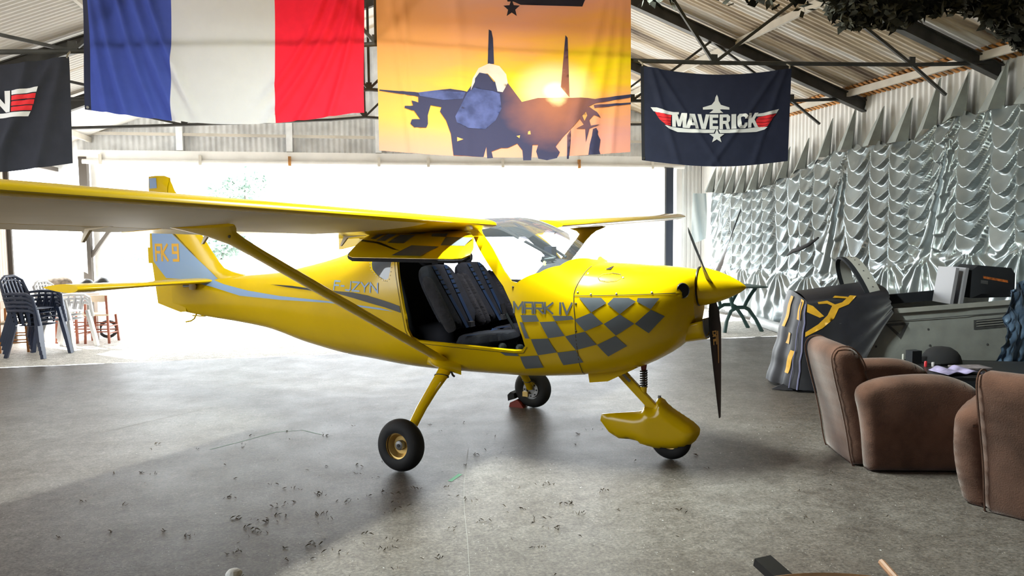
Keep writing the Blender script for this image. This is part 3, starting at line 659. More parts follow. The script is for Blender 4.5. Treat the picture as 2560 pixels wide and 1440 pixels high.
# ---- tailplane
def foil(u):      # (x fraction behind LE, half thickness)
    return .5 * (2.969 * math.sqrt(u) - 1.26 * u - 3.516 * u * u + 2.843 * u ** 3 - 1.015 * u ** 4)
US = [0, .008, .03, .07, .13, .22, .34, .48, .64, .80, .92, 1.0]
for sg in (-1, 1):
    mb = MB(); st = [(.03, -2.86, -3.42), (.6, -2.97, -3.52), (1.1, -3.09, -3.60), (1.22, -3.14, -3.62)]
    ring = [(u, 1) for u in US] + [(u, -1) for u in US[-2:0:-1]]; n = len(ring); vs = []
    for y, le, te in st:
        k = .10 if y < 1.0 else .15
        for u, s_ in ring: vs.append(Vector((le + (te - le) * u, sg * y, 1.180 + s_ * foil(u) * k * .50)))
    fs = [(i * n + k, i * n + (k + 1) % n, (i + 1) * n + (k + 1) % n, (i + 1) * n + k) for i in range(len(st) - 1) for k in range(n)] + [tuple((len(st) - 1) * n + k for k in range(n))]
    if sg < 0: fs = [f_[::-1] for f_ in fs]
    o = obj('tailplane', vs, [f_[::-1] for f_ in fs], m_yel, AC, True, sharp=45)
# ---- wings, struts and fittings
def wing_at(y):       # LE x, LE z, chord, drop of the trailing edge
    a = abs(y); le = .508; ch = 1.25; z = 1.640 + .03 * a
    if a > 4.5:
        k = (a - 4.5) / .42; le -= .12 * k * k; ch -= .30 * k * k
    return le, z, ch, .062
def wing_pt(y, u, s_):
    le, z, ch, dr = wing_at(y); tk = .165 if abs(y) < 4.6 else .165 - .13 * ((abs(y) - 4.6) / .32) ** 2
    t = foil(u) * tk * ch * .5; up = t * 1.30 if s_ > 0 else -t * .60
    return Vector((le - ch * u, y, z - dr * u + up + .018 * (1 - u)))
WU = [0, .004, .012, .03, .06, .11, .18, .27, .38, .50, .62, .73]
for sg in (-1, 1):
    w_ = []; ys = [.58, .9, 1.4, 2.0, 2.6, 3.2, 3.8, 4.3, 4.5, 4.65, 4.78, 4.87, 4.92]
    mb = MB(); ring = [(u, 1) for u in WU[::-1]] + [(u, -1) for u in WU[1:]]; n = len(ring); vs = [wing_pt(sg * y, u, s_) for y in ys for u, s_ in ring]; fs = []; mi = []
    for i in range(len(ys) - 1):
        for k in range(n - 1):
            f_ = (i * n + k, (i + 1) * n + k, (i + 1) * n + k + 1, i * n + k + 1); fs.append(f_ if sg < 0 else f_[::-1])
            low = ring[k][1] < 0 and ring[k + 1][0] > .03
            mi.append(1 if (low and ys[i] >= 1.39) else 0)
        f_ = (i * n + n - 1, (i + 1) * n + n - 1, (i + 1) * n, i * n); fs.append(f_ if sg < 0 else f_[::-1]); mi.append(0)
    fs += [tuple(range(n))[::(1 if sg < 0 else -1)], tuple((len(ys) - 1) * n + k for k in range(n))[::(-1 if sg < 0 else 1)]]; mi += [0, 0]
    mb.add(vs, fs); mb.m = mi; wing = mb.build('wing', [m_yel, m_cream], AC, True, sharp=40)
    # flap and aileron, each a mesh of its own behind a narrow gap
    for nm, y0, y1 in (('flap', .62, 2.55), ('aileron', 2.58, 4.60)):
        us = [.738, .80, .88, .95, 1.0]; rg = [(u, 1) for u in us[::-1]] + [(u, -1) for u in us]; k2 = len(rg); yy = [y0, (y0 + y1) / 2, y1]
        vs = [wing_pt(sg * y, u, s_) + Vector((0, 0, -.012 * (u - .73) / .27)) for y in yy for u, s_ in rg]; fs = []; mi = []
        for i in range(2):
            for k in range(k2):
                f_ = (i * k2 + k, (i + 1) * k2 + k, (i + 1) * k2 + (k + 1) % k2, i * k2 + (k + 1) % k2); fs.append(f_ if sg < 0 else f_[::-1]); mi.append(1 if (rg[k][1] < 0 and rg[(k + 1) % k2][1] < 0 and nm == 'aileron') else 0)
        fs += [tuple(range(k2)), tuple(2 * k2 + k for k in range(k2))]; mi += [0, 0]
        mb = MB(); mb.add(vs, fs); mb.m = mi; mb.build(nm, [m_yel, m_cream], wing, True, sharp=30)
        for y in (y0 + .3, y1 - .4):
            q = wing_pt(sg * y, .74, -1); mb = MB(); mb.extrude([(0, .01), (.06, 0), (-.10, -.015), (-.16, -.075), (-.17, -.075), (-.13, -.0)], lambda u, v, d, q=q: q + Vector((u, d, v)), -.008, .008); mb.build('hinge_bracket', m_cream, wing, False)
    # lift strut: streamlined tube with a flared foot and head
    P0 = Vector((-.02, sg * .45, .665)); P1 = Vector((-.02, sg * 2.60, 1.672)); mb = MB(); sts = []
    for t_, ch, th_ in [(0, .15, .055), (.03, .135, .05), (.06, .118, .046), (.5, .118, .046), (.86, .118, .046), (.92, .14, .046), (.96, .24, .045), (.985, .40, .04), (1.0, .50, .03)]: sts.append((P0.lerp(P1, t_), ch, th_))
    vs = []; m_ = 20; dz = (P1 - P0).normalized(); nx = Vector((1, 0, 0)); ny = dz.cross(nx).normalized()
    for i, (c, ch, th_) in enumerate(sts):
        for k in range(m_):
            a = 2 * PI * k / m_; q = Vector((math.cos(a) * ch / 2 - (.05 if i >= 6 else 0) * (i - 5) / 2, 0, 0)) + ny * (math.sin(a) * th_ / 2)
            if i >= 6: q.z += .0
            vs.append(c + q)
    fs = [(i * m_ + k, i * m_ + (k + 1) % m_, (i + 1) * m_ + (k + 1) % m_, (i + 1) * m_ + k) for i in range(len(sts) - 1) for k in range(m_)] + [tuple(range(m_)), tuple((len(sts) - 1) * m_ + k for k in range(m_))]
    if sg < 0: fs = [f_[::-1] for f_ in fs]
    mb.add(vs, fs); st_o = mb.build('wing_strut', m_yel, AC, True, sharp=50)
    mb = MB(); mb.grid(lambda u, v: P0 + Vector((.02, sg * .02, .02)) + Vector(((-.16 + .30 * u), sg * .10 * math.sin(PI * u) * math.sin(PI * v), -.05 + .11 * v - .06 * u)), 12, 8, flip=sg > 0); mb.build('strut_cuff', m_yel, st_o)
    mb = MB(); mb.lathe([(0, .004), (.008, .003), (.009, 0)], 10, 0, Matrix.Translation(P0.lerp(P1, .955) + Vector((.06, -.026 , -.01))) @ Matrix.Rotation(PI / 2, 4, 'X')); mb.build('strut_bolt', m_seam, st_o)
# root fairing that carries the wing on the cabin, and the gap beams under it
for sg in (-1, 1):
    mb = MB(); mb.grid(lambda u, v: Vector((.36 - 1.10 * u, sg * (.50 + .12 * v), 1.60 + .06 * v - .02 * u)), 10, 3, flip=sg < 0); mb.build('root_fairing', m_yel, AC)
mb = MB(); mb.extrude([(-.95, 1.50), (-.55, 1.58), (.30, 1.60), (.30, 1.66), (-.60, 1.66), (-.95, 1.60)], lambda u, v, d: Vector((u, d, v)), -.50, -.46); mb.build('cabin_sill', m_yel, AC, False)
mb = MB(); mb.tube([(-.20, -.56, 1.60), (-.08, -.68, 1.555)], .012, 8); mb.build('door_stay', m_blk, AC)
mb = MB(); mb.bar((.08, -.60, 1.60), (.30, -.60, 1.605), .05, .05); mb.build('door_catch', m_metal, AC, False)
# ---- the cabin door, swung up on its hinge under the wing
DH = [(-.42, 0), (.24, 0), (.40, .22), (.55, .40), (.66, .60), (.69, .70), (.66, .745), (.60, .755), (-.17, .745), (-.22, .72), (-.25, .66), (-.33, .36)]
def door_pt(x, s_, d):
    c = .10 * math.sin(PI * min(1, s_ / .76)) ; ang = math.radians(-12.5)
    return Vector((x, -.585 - s_ * math.cos(ang) + d * math.sin(-ang) * .0, 1.625 + s_ * math.sin(ang) + c * .55 + d))
mb = MB(); P, T = tri_poly(DH, .06); n = len(P)
puff(mb, DH, .016, .012, .05, lambda x, s_, d: door_pt(x, s_, d)); door = mb.build('cabin_door', m_yel, AC, True, sharp=50)
top = lambda x, s_: door_pt(x, s_, .0175)
def dq(c): return [(p[0], p[1]) for p in c]
mb = MB()
for q in [[(.14, .745), (.36, .748), (.42, .62), (.20, .60)], [(.42, .60), (.60, .61), (.585, .47), (.37, .45)], [(.25, .44), (.37, .45), (.33, .36), (.20, .35)], [(-.02, .56), (.12, .57), (.10, .40), (-.03, .39)], [(-.14, .52), (-.06, .53), (-.07, .38), (-.15, .37)], [(-.22, .48), (-.17, .49), (-.18, .37), (-.23, .36)], [(.02, .36), (.14, .36), (.12, .25), (.0, .25)]]: patch(mb, q, top, .05)
mb.build('checker_print', m_grey, door)
mb = MB(); patch(mb, [(-.27, .50), (-.10, .545), (.12, .66), (.16, .675), (.10, .665), (-.10, .57), (-.26, .53)], top, .05); mb.build('door_stripe', m_blk, door)
edge = [p for p in DH[5:10]]
mb = MB(); mb.tube([door_pt(x, s_ - .004, -.014) for x, s_ in densify([(.64, .63), (.675, .70), (.655, .738), (.60, .748), (-.17, .738), (-.22, .71), (-.25, .66)], .06, False)], .016, 6); mb.build('door_seal', m_seat2, door)
mb = MB(); patch(mb, [(-.30, .10), (.20, .10), (.42, .40), (-.26, .42)], lambda x, s_: door_pt(x, s_, -.0175), .06); mb.build('door_window', m_glass_d, door)
# ---- main gear
R_T = .180
def tyre_wheel(c, sg, camber, with_brake):
    Mx = Matrix.Translation(c) @ Matrix.Rotation(math.radians(camber) * sg, 4, 'X')
    k = .062; prof = []
    for i in range(19):
        a = math.radians(-118 + 236 * i / 18); prof.append((.118 + .062 * math.cos(a), k * math.sin(a)))
    prof = [(.093, -.045)] + prof + [(.093, .045)]
    mb = MB(); mb.lathe(prof, 48, 0, Mx, 'y'); tyre = mb.build('tyre', m_rubber, AC, True, sharp=50)
    s = sg
    mb = MB(); mb.lathe([(.097, s * .050), (.099, s * .046), (.092, s * .036), (.080, s * .034), (.072, s * .015), (.060, s * -.005), (.0, s * -.008)], 40, 0, Mx, 'y' if sg < 0 else 'y'); rim = mb.build('rim', [m_gold], tyre, True, sharp=30)
    mb = MB(); mb.lathe([(.0, s * .030), (.020, s * .030), (.030, s * .026), (.034, s * .018), (.034, s * -.006)], 6 if not with_brake else 20, 0, Mx, 'y'); mb.build('hub', m_steel, tyre)
    mb = MB(); mb.lathe([(.0, s * .034), (.012, s * .034), (.013, s * .028)], 12, 0, Mx, 'y'); mb.build('axle_nut', m_blk, tyre)
    # inner side with brake disc
    mb = MB(); mb.lathe([(.097, -s * .050), (.099, -s * .046), (.085, -s * .040), (.070, -s * .03), (.0, -s * .03)], 40, 0, Mx, 'y'); mb.build('inner_rim', m_steel, tyre)
    mb = MB(); mb.lathe([(.045, -s * .052), (.075, -s * .052), (.075, -s * .046), (.045, -s * .046), (.045, -s * .052)], 32, 0, Mx, 'y'); mb.build('brake_disc', m_metal, tyre)
    for a in range(0, 360, 45):
        q = Mx @ Vector((.06 * math.cos(math.radians(a)), -s * .054, .06 * math.sin(math.radians(a)))); mb = MB(); mb.box(q, (.014, .006, .014)); mb.build('disc_hole', m_blk, tyre, False)
    mb = MB(); mb.box(Mx @ Vector((-.05, -s * .052, -.045)), (.055, .03, .045)); mb.build('brake_caliper', m_gold, tyre, False)
    return tyre
for sg in (-1, 1):
    tyre_wheel(Vector((0, sg * 1.050, R_T)), sg, 4, True)
    path = [Vector((-.02, sg * .40, .625)), Vector((.0, sg * .52, .565)), Vector((.005, sg * .66, .485)), Vector((.005, sg * .80, .385)), Vector((.003, sg * .92, .275)), Vector((.0, sg * .985, .19))]
    ch = [.13, .115, .095, .085, .075, .065]; vs = []; m_ = 14
    for i, p in enumerate(path):
        d = (path[min(i + 1, 5)] - path[max(0, i - 1)]).normalized(); nn = Vector((1, 0, 0)).cross(d).normalized()
        for k in range(m_): a = 2 * PI * k / m_; vs.append(p + Vector((math.cos(a) * ch[i] / 2, 0, 0)) + nn * math.sin(a) * .020)
    fs = [(i * m_ + k, i * m_ + (k + 1) % m_, (i + 1) * m_ + (k + 1) % m_, (i + 1) * m_ + k) for i in range(5) for k in range(m_)] + [tuple(range(m_)), tuple(5 * m_ + k for k in range(m_))]
    if sg > 0: fs = [f_[::-1] for f_ in fs]
    leg = obj('main_gear_leg', vs, fs, m_yel, AC, True, sharp=50)
    for q, r in ((path[1], .060), (path[4], .040)):
        mb = MB(); d = Vector((0, sg * .75, -.65)); mb.tube([q + Vector((r * 1.02 * math.cos(a * PI / 8), 0, 0)) + Vector((1, 0, 0)).cross(d).normalized() * .022 * math.sin(a * PI / 8) for a in range(16)], .004, 5, closed=True); mb.build('brake_line_clip', m_blk, leg)
    mb = MB(); mb.tube([(.05, sg * .47, .60), (.085, sg * .50, .575), (.10, sg * .50, .565)], .008, 6); mb.build('step_bolt', m_blk, leg)
# ---- nose gear
mb = MB(); mb.bar((1.20, 0, .61), (1.475, 0, .345), .045, .065); ng = mb.build('nose_gear_leg', m_yel, AC, False); bv = ng.modifiers.new('b', 'BEVEL'); bv.width = .008; bv.segments = 2
mb = MB(); mb.bar((1.19, .0, .635), (1.29, 0, .54), .052, .02); mb.build('gear_bracket', m_steel, ng, False)
mb = MB(); mb.tube([(1.385, 0, .70), (1.385, 0, .42)], .011, 10); mb.build('shock_rod', m_metal, AC)
mb = MB(); mb.tube([(1.385 + .024 * math.cos(k * PI / 6), .024 * math.sin(k * PI / 6), .505 + .12 * k / 84) for k in range(85)], .0055, 6); mb.build('shock_spring', m_blk, AC)
mb = MB(); mb.tube([(1.385, 0, .625), (1.385, 0, .70)], [.018, .028], 12); mb.build('shock_mount', m_red if False else mat('dark_red_paint', (.16, .015, .015), .5), AC)
mb = MB(); mb.tube([(1.385, 0, .505), (1.385, 0, .44)], [.024, .020], 12); mb.build('shock_cup', m_yel, AC)
SP = smooth_poly([(1.021, .266), (1.20, .298), (1.371, .323), (1.388, .362), (1.395, .372), (1.443, .366), (1.474, .372), (1.482, .432), (1.525, .441), (1.579, .382), (1.676, .327), (1.771, .273), (1.801, .223), (1.751, .132), (1.656, .083), (1.505, .065), (1.383, .078), (1.327, .112), (1.155, .104)], 1)
mb = MB(); P, T = tri_poly(SP, .022); n = len(P); vs = []
def spat_w(x, z):
    d = edge_dist((x, z), SP); k = max(0, min(1, (x - 1.02) / .42)); wmax = .012 + .078 * k * k * (3 - 2 * k); t = min(1, d / .085); return .004 + wmax * math.sqrt(max(0, 1 - (1 - t) ** 2))
for s_ in (-1, 1): vs += [Vector((x, s_ * spat_w(x, z), z)) for x, z in P]
fs = list(T) + [tuple(i + n for i in t[::-1]) for t in T]; cnt = set()
for t in T:
    for i in range(len(t)): cnt.add((t[i], t[(i + 1) % len(t)]))
for a, b in list(cnt):
    if (b, a) not in cnt: fs.append((b, a, a + n, b + n))
spat = obj('wheel_fairing', vs, fs, m_yel, AC, True, sharp=40)
for x in (1.40, 1.50):
    mb = MB(); mb.tube([(x, 0, .335 if x < 1.45 else .40), (x + .002, 0, .372 if x < 1.45 else .452)], .012, 10); mb.build('fork_bolt', m_steel, spat)
mb = MB(); prof = []
for i in range(19):
    a = math.radians(-118 + 236 * i / 18); prof.append((.098 + .052 * math.cos(a), .046 * math.sin(a)))
mb.lathe([(.07, -.03)] + prof + [(.07, .03)], 40, 0, Matrix.Translation((1.585, 0, .150)), 'y'); nw = mb.build('nose_wheel', m_rubber, AC, True, sharp=50)
for s_ in (-1, 1):
    mb = MB(); mb.lathe([(.078, s_ * .036), (.06, s_ * .028), (0, s_ * .03)], 24, 0, Matrix.Translation((1.585, 0, .150)), 'y'); mb.build('rim', m_gold, nw)
# ---- cabin inside
mb = MB()
for x0, x1 in ((-.45, .80),):
    mb.grid(lambda u, v: Vector((x0 + (x1 - x0) * u, -.42 + .84 * v, .68 + .02 * u)), 6, 4)
mb.build('cabin_floor', m_liner, AC)
mb = MB(); mb.extrude([(-.50, .66), (-.42, .66), (-.56, 1.45), (-.62, 1.45)], lambda u, v, d: Vector((u, d * (.90 if v > 1 else .80), v)), -.46, .46); mb.build('rear_bulkhead', m_liner, AC, False)
def seat(y0):
    t = []
    bk = smooth_poly([(-.23, .12), (.23, .12), (.235, .50), (.20, .66), (.13, .72), (-.13, .72), (-.20, .66), (-.235, .50)], 1)
    def back(u, v, d): return Vector((.10 - v * .47 + d * .9, y0 + u, .80 + v * .80 + d * .45))
    mb = MB(); puff(mb, bk, .055, .05, .024, back); b_ = mb.build('seat_back', m_seat, AC)
    hd = smooth_poly([(-.11, .70), (.11, .70), (.12, .90), (.08, .98), (-.08, .98), (-.12, .90)], 1)
    mb = MB(); puff(mb, hd, .045, .045, .02, back); mb.build('headrest', m_seat, b_)
    for s_ in (-1, 1):
        mb = MB(); puff(mb, smooth_poly([(-.035, .10), (.035, .10), (.03, .6), (-.03, .6)], 2), .05, .035, .016, lambda u, v, d, s_=s_: back(u + s_ * .225, v, d + .035)); mb.build('seat_bolster', m_seat2, b_)
    cu = smooth_poly([(-.24, -.02), (.24, -.02), (.24, .42), (-.24, .42)], 2)
    mb = MB(); puff(mb, cu, .055, .05, .03, lambda u, v, d: Vector((.06 + v, y0 + u, .80 + .10 * v + d))); mb.build('seat_cushion', m_seat, b_)
    for s_ in (-.085, .085):
        mb = MB(); mb.grid(lambda u, v, s_=s_: back(s_ * (1 - .45 * u) + (v - .5) * .045, .68 - .58 * u, .062), 10, 1); mb.build('shoulder_belt', m_belt, b_)
        for k in range(6):
            mb = MB(); mb.box(back(s_ * (1 - .45 * k / 6 * .5), .64 - .045 * k, .066), (.004, .05, .006)); mb.build('belt_stitch', m_tube, b_, False)
    mb = MB(); mb.box(back(.0, .12, .075), (.03, .06, .04)); mb.build('belt_buckle', m_steel, b_, False)
    mb = MB(); mb.grid(lambda u, v: Vector((.16 + .05 * v + .08 * math.sin(PI * u), y0 - .24 + .48 * u, .872)), 10, 1); mb.build('lap_belt', m_belt, b_)
seat(-.265); seat(.265)
mb = MB(); puff(mb, smooth_poly([(-.40, .98), (.40, .98), (.40, 1.24), (.32, 1.34), (.15, 1.41), (-.15, 1.41), (-.32, 1.34), (-.40, 1.24)], 1), .12, .10, .05, lambda u, v, d: Vector((.74 + d, u, v))); mb.build('instrument_panel', m_seat2, AC)
mb = MB(); mb.grid(lambda u, v: Vector((.70 + .30 * u, (-.42 + .84 * v) * (1 - .15 * u), 1.425 - .045 * u - .13 * (2 * v - 1) ** 2)), 6, 14); mb.build('glareshield', m_seat2, AC)
mb = MB(); mb.box((.655, .0, 1.475), (.06, .09, .075)); cp = mb.build('compass', mat('navy_plastic', (.03, .05, .10), .4), AC, False); mb = MB(); mb.box((.655, 0, 1.435), (.04, .04, .03)); mb.build('compass_foot', m_tube, cp, False)
mb = MB(); mb.tube([(.66, -.16, 1.412), (.70, -.20, 1.418), (.75, -.16, 1.424), (.70, -.12, 1.43), (.66, -.16, 1.43)], .014, 6); mb.build('headset_cable', m_tube, AC)
mb = MB(); mb.tube([(.70, -.21, 1.408), (.71, -.225, 1.38), (.715, -.235, 1.36)], [.010, .014, .008], 8); mb.build('wire_tag', mat('green_tag', (.35, .40, .12), .6), AC)
for s_ in (-1, 1):
    mb = MB(); mb.tube([(.25, s_ * .20, 1.70), (.74, s_ * .10, 1.43)], .011, 8); mb.build('windscreen_brace', m_tube, AC)
mb = MB(); mb.tube([(.42, -.12, .72), (.40, -.12, .90), (.33, -.13, 1.02)], .012, 8); st = mb.build('control_stick', m_tube, AC); mb = MB(); mb.tube([(.33, -.13, 1.0), (.31, -.13, 1.08)], .02, 10); mb.build('stick_grip', m_rubber, st)
mb = MB(); mb.tube([(.50, -.02, .78), (.50, -.02, .93)], .01, 8); tl = mb.build('throttle_lever', m_metal, AC); mb = MB(); mb.lathe([(0, 0), (.018, .005), (.02, .02), (0, .035)], 12, 0, Matrix.Translation((.50, -.02, .92))); mb.build('lever_knob', m_blk, tl)
for x in (.46, .60):
    mb = MB(); mb.lathe([(0, .035), (.02, .03), (.03, .015), (.03, 0)], 14, 0, Matrix.Translation((x, -.42, .79))); mb.build('sill_knob', m_tube, AC)
# ------------------------------------------------------------------ flags hung under the first truss
FB = 7.42
def flag(name, label, cat, corners_fn, fold_fn, mats_cols, nu=60, nv=40, cloth=None, back=None):
    """corners_fn(s,t) -> (a,z); fold_fn(s,t) -> offset along the hangar axis"""
    t = thing(name, label, cat, (0, 0, 0), PHI)
    F = lambda s, tt, lift=0.0: Vector((corners_fn(s, tt)[0], FB + fold_fn(s, tt) - lift, corners_fn(s, tt)[1]))
    return t, F
def cloth_piece(F, s0, s1, name, m, parent, nu, nv):
    mb = MB(); mb.grid(lambda u, v: F(s0 + (s1 - s0) * u, v), nu, nv); return mb.build(name, m, parent, True, sharp=0)
m_fblue = cloth_mat('blue_flag_cloth', (.055, .085, .36), .40); m_fwhite = cloth_mat('white_flag_cloth', (.58, .59, .64), .36, var=.02); m_fred = cloth_mat('red_flag_cloth', (.80, .02, .045), .45)
m_fnavy = cloth_mat('navy_flag_cloth', (.022, .026, .050), .12); m_fblk = cloth_mat('black_flag_cloth', (.032, .034, .046), .12)
m_rope = mat('rope', (.30, .27, .22), .9)
# tricolour
def tri_c(s, t):
    a = -2.19 + 2.385 * s; zt = 4.12 + .18 * s; zb = 2.719 - .10 * math.sin(PI * min(1, s * 1.05)) - .02 * s + .045 * s ** 4
    return (a + .012 * math.sin(5 * t), zt + (zb - zt) * t)
def tri_f(s, t):
    d = 0
    for k, (s0, sl, w_) in enumerate([(.05, .16, .020), (.11, .22, .018), (.165, .26, .022), (.215, .30, .016), (.02, .10, .016)]):
        x = s - s0 - sl * (t - .25) ** 1.3 * .9 if t > .25 else s - s0 + .05 * (.25 - t); d -= .060 * math.exp(-(x / w_) ** 2) * (1 if s < .33 else max(.15, 1 - (s - .33) * 12))
    for k, (s0, sl, w_) in enumerate([(.97, -.22, .016), (.93, -.30, .018), (.985, -.12, .014), (.88, -.34, .016)]):
        x = s - s0 - sl * t * t; d -= .050 * math.exp(-(x / w_) ** 2) * (1 if s > .66 else max(.15, 1 - (.66 - s) * 12))
    d += .016 * math.sin(7 * s + 3 * t) - .05 * math.sin(PI * s) * t * .5
    return d
t, F = flag('tricolour_flag', 'large blue white and red flag hanging under the roof', 'flag', tri_c, tri_f, None)
hoist = cloth_piece(F, 0, .022, 'hoist_band', mat('navy_tape', (.012, .016, .05), .8), t, 2, 40)
cloth_piece(F, .022, .300, 'blue_band', m_fblue, t, 60, 60); cloth_piece(F, .300, .667, 'white_band', m_fwhite, t, 30, 50); cloth_piece(F, .667, 1, 'red_band', m_fred, t, 60, 60)
mb = MB(); mb.lathe([(0, 0), (.012, .0), (.012, .004), (0, .004)], 12, 0, Matrix.Translation(F(.011, .985, .006)) @ Matrix.Rotation(PI / 2, 4, 'X')); mb.build('eyelet', m_metal, t)
# sunset banner: the picture is printed flat on the cloth
def sunset_mat():
    m = cloth_mat('sunset_cloth', (.9, .5, .2), .30, var=.0); nt = m.node_tree; N = nt.nodes; L = nt.links
    b = N['Principled BSDF']; tr = [n for n in N if n.type == 'BSDF_TRANSLUCENT'][0]
    tc = N.new('ShaderNodeTexCoord'); sp = N.new('ShaderNodeSeparateXYZ'); L.new(tc.outputs['UV'], sp.inputs[0])
    nz = N.new('ShaderNodeTexNoise'); nz.inputs['Scale'].default_value = 3.0; nz.inputs['Detail'].default_value = 6
    mp = N.new('ShaderNodeMapping'); mp.inputs['Scale'].default_value = (1.0, 2.6, 1); mp.inputs['Rotation'].default_value = (0, 0, .35); L.new(tc.outputs['UV'], mp.inputs[0]); L.new(mp.outputs[0], nz.inputs['Vector'])
    a1 = N.new('ShaderNodeMath'); a1.operation = 'MULTIPLY_ADD'; a1.inputs[1].default_value = .50; L.new(nz.outputs[0], a1.inputs[0]); L.new(sp.outputs[1], a1.inputs[2])
    a2 = N.new('ShaderNodeMath'); a2.operation = 'MULTIPLY_ADD'; a2.inputs[1].default_value = .32; L.new(sp.outputs[0], a2.inputs[0]); L.new(a1.outputs[0], a2.inputs[2])
    r = N.new('ShaderNodeValToRGB'); e = r.color_ramp.elements
    e[0].position = .10; e[0].color = (.50, .29, .33, 1); e[1].position = 1.0; e[1].color = (.52, .23, .22, 1)
    for p, c in ((.20, (.58, .30, .29)), (.34, (.70, .30, .18)), (.48, (.74, .32, .09)), (.58, (.76, .40, .03)), (.67, (.76, .54, .008)), (.76, (.75, .42, .03)), (.86, (.70, .29, .11))): x = e.new(p); x.color = (*c, 1)
    a3 = N.new('ShaderNodeMath'); a3.operation = 'MULTIPLY'; a3.inputs[1].default_value = .69; L.new(a2.outputs[0], a3.inputs[0]); L.new(a3.outputs[0], r.inputs[0])
    # printed sun disc with its glow
    vm = N.new('ShaderNodeVectorMath'); vm.operation = 'SUBTRACT'; vm.inputs[1].default_value = (.687, .565, 0); L.new(tc.outputs['UV'], vm.inputs[0])
    v2 = N.new('ShaderNodeVectorMath'); v2.operation = 'MULTIPLY'; v2.inputs[1].default_value = (1, .86, 1); L.new(vm.outputs[0], v2.inputs[0])
    ln = N.new('ShaderNodeVectorMath'); ln.operation = 'LENGTH'; L.new(v2.outputs[0], ln.inputs[0])
    r2 = N.new('ShaderNodeValToRGB'); r2.color_ramp.elements[0].position = .034; r2.color_ramp.elements[0].color = (1, 1, 1, 1); r2.color_ramp.elements[1].position = .20; r2.color_ramp.elements[1].color = (0, 0, 0, 1); r2.color_ramp.interpolation = 'EASE'
    x = r2.color_ramp.elements.new(.06); x.color = (.55, .55, .55, 1); L.new(ln.outputs['Value'], r2.inputs[0])
    def blend(src_col, fac_socket, p0, p1, col, inv=False):
        mr = N.new('ShaderNodeMapRange'); mr.interpolation_type = 'SMOOTHSTEP'; mr.inputs['From Min'].default_value = p0; mr.inputs['From Max'].default_value = p1; L.new(fac_socket, mr.inputs['Value'])
        if inv: mr.inputs['To Min'].default_value = .85; mr.inputs['To Max'].default_value = 0
        q = N.new('ShaderNodeMix'); q.data_type = 'RGBA'; L.new(mr.outputs[0], q.inputs[0]); L.new(src_col, q.inputs[6]); q.inputs[7].default_value = (*col, 1); return q.outputs[2]
    c_ = blend(r.outputs[0], sp.outputs[0], .0, .62, (.76, .33, .10), True); c_ = blend(c_, sp.outputs[1], .74, 1.02, (.62, .27, .20))
    c_ = blend(c_, sp.outputs[1], .42, -.05, (.58, .29, .27)) if False else c_
    mx = N.new('ShaderNodeMix'); mx.data_type = 'RGBA'; L.new(r2.outputs[0], mx.inputs[0]); L.new(c_, mx.inputs[6]); mx.inputs[7].default_value = (1, .93, .62, 1)
    L.new(mx.outputs[2], b.inputs['Base Color']); L.new(mx.outputs[2], tr.inputs['Color']); return m
# banner coordinates: s across 0..1, t down: 0 = where the photo's top edge cuts it, 1 = lower hem; it goes on above to t = -0.32
def ban_c(s, t):
    zt = 3.743 + .13 * s; zb = 2.40 - .062 * math.sin(PI * min(1, s * 1.0)) + .015 * s
    return (.315 + 2.49 * s, zt + (zb - zt) * t)
def ban_f(s, t):
    d = .012 * math.sin(4 * s + 2 * t)
    for s0, sl, w_ in [(.055, .07, .010), (.10, .05, .010), (.93, -.10, .016), (.965, -.05, .012), (.885, -.16, .018), (.30, .03, .02)]:
        d -= .022 * math.exp(-((s - s0 - sl * t) / w_) ** 2)
    return d
t, F = flag('sunset_banner', 'large orange sunset banner with a dark jet in front of low sun', 'banner', ban_c, ban_f, None)
mb = MB(); nu, nv = 90, 60
mb.grid(lambda u, v: F(u, -.32 + 1.32 * v), nu, nv); o = mb.build('banner_cloth', sunset_mat(), t, True, sharp=0)
uv = o.data.uv_layers.new(name='UVMap')
for lp in o.data.loops:
    i, j = divmod(lp.vertex_index, nv + 1); uv.data[lp.index].uv = (i / nu, -.32 + 1.32 * j / nv)
def printed(name, c_cold, c_warm, tr_):
    m = cloth_mat(name, c_cold, tr_, var=.0); nt = m.node_tree; N = nt.nodes; L = nt.links; b = N['Principled BSDF']; tc = N.new('ShaderNodeTexCoord')
    vm = N.new('ShaderNodeVectorMath'); vm.operation = 'SUBTRACT'; vm.inputs[1].default_value = (.69, .60, 0); L.new(tc.outputs['UV'], vm.inputs[0])
    v2 = N.new('ShaderNodeVectorMath'); v2.operation = 'MULTIPLY'; v2.inputs[1].default_value = (1, .62, 1); L.new(vm.outputs[0], v2.inputs[0])
    ln = N.new('ShaderNodeVectorMath'); ln.operation = 'LENGTH'; L.new(v2.outputs[0], ln.inputs[0])
    nz = N.new('ShaderNodeTexNoise'); nz.inputs['Scale'].default_value = 9; nz.inputs['Detail'].default_value = 4; L.new(tc.outputs['UV'], nz.inputs['Vector'])
    ad = N.new('ShaderNodeMath'); ad.operation = 'MULTIPLY_ADD'; ad.inputs[1].default_value = .08; L.new(nz.outputs[0], ad.inputs[0]); L.new(ln.outputs['Value'], ad.inputs[2])
    r = N.new('ShaderNodeValToRGB'); e = r.color_ramp.elements; e[0].position = .045; e[0].color = (1, .72, .35, 1); e[1].position = .27; e[1].color = (*c_cold, 1)
    x = e.new(.085); x.color = (*c_warm, 1); L.new(ad.outputs[0], r.inputs[0]); L.new(r.outputs[0], b.inputs['Base Color']); return m
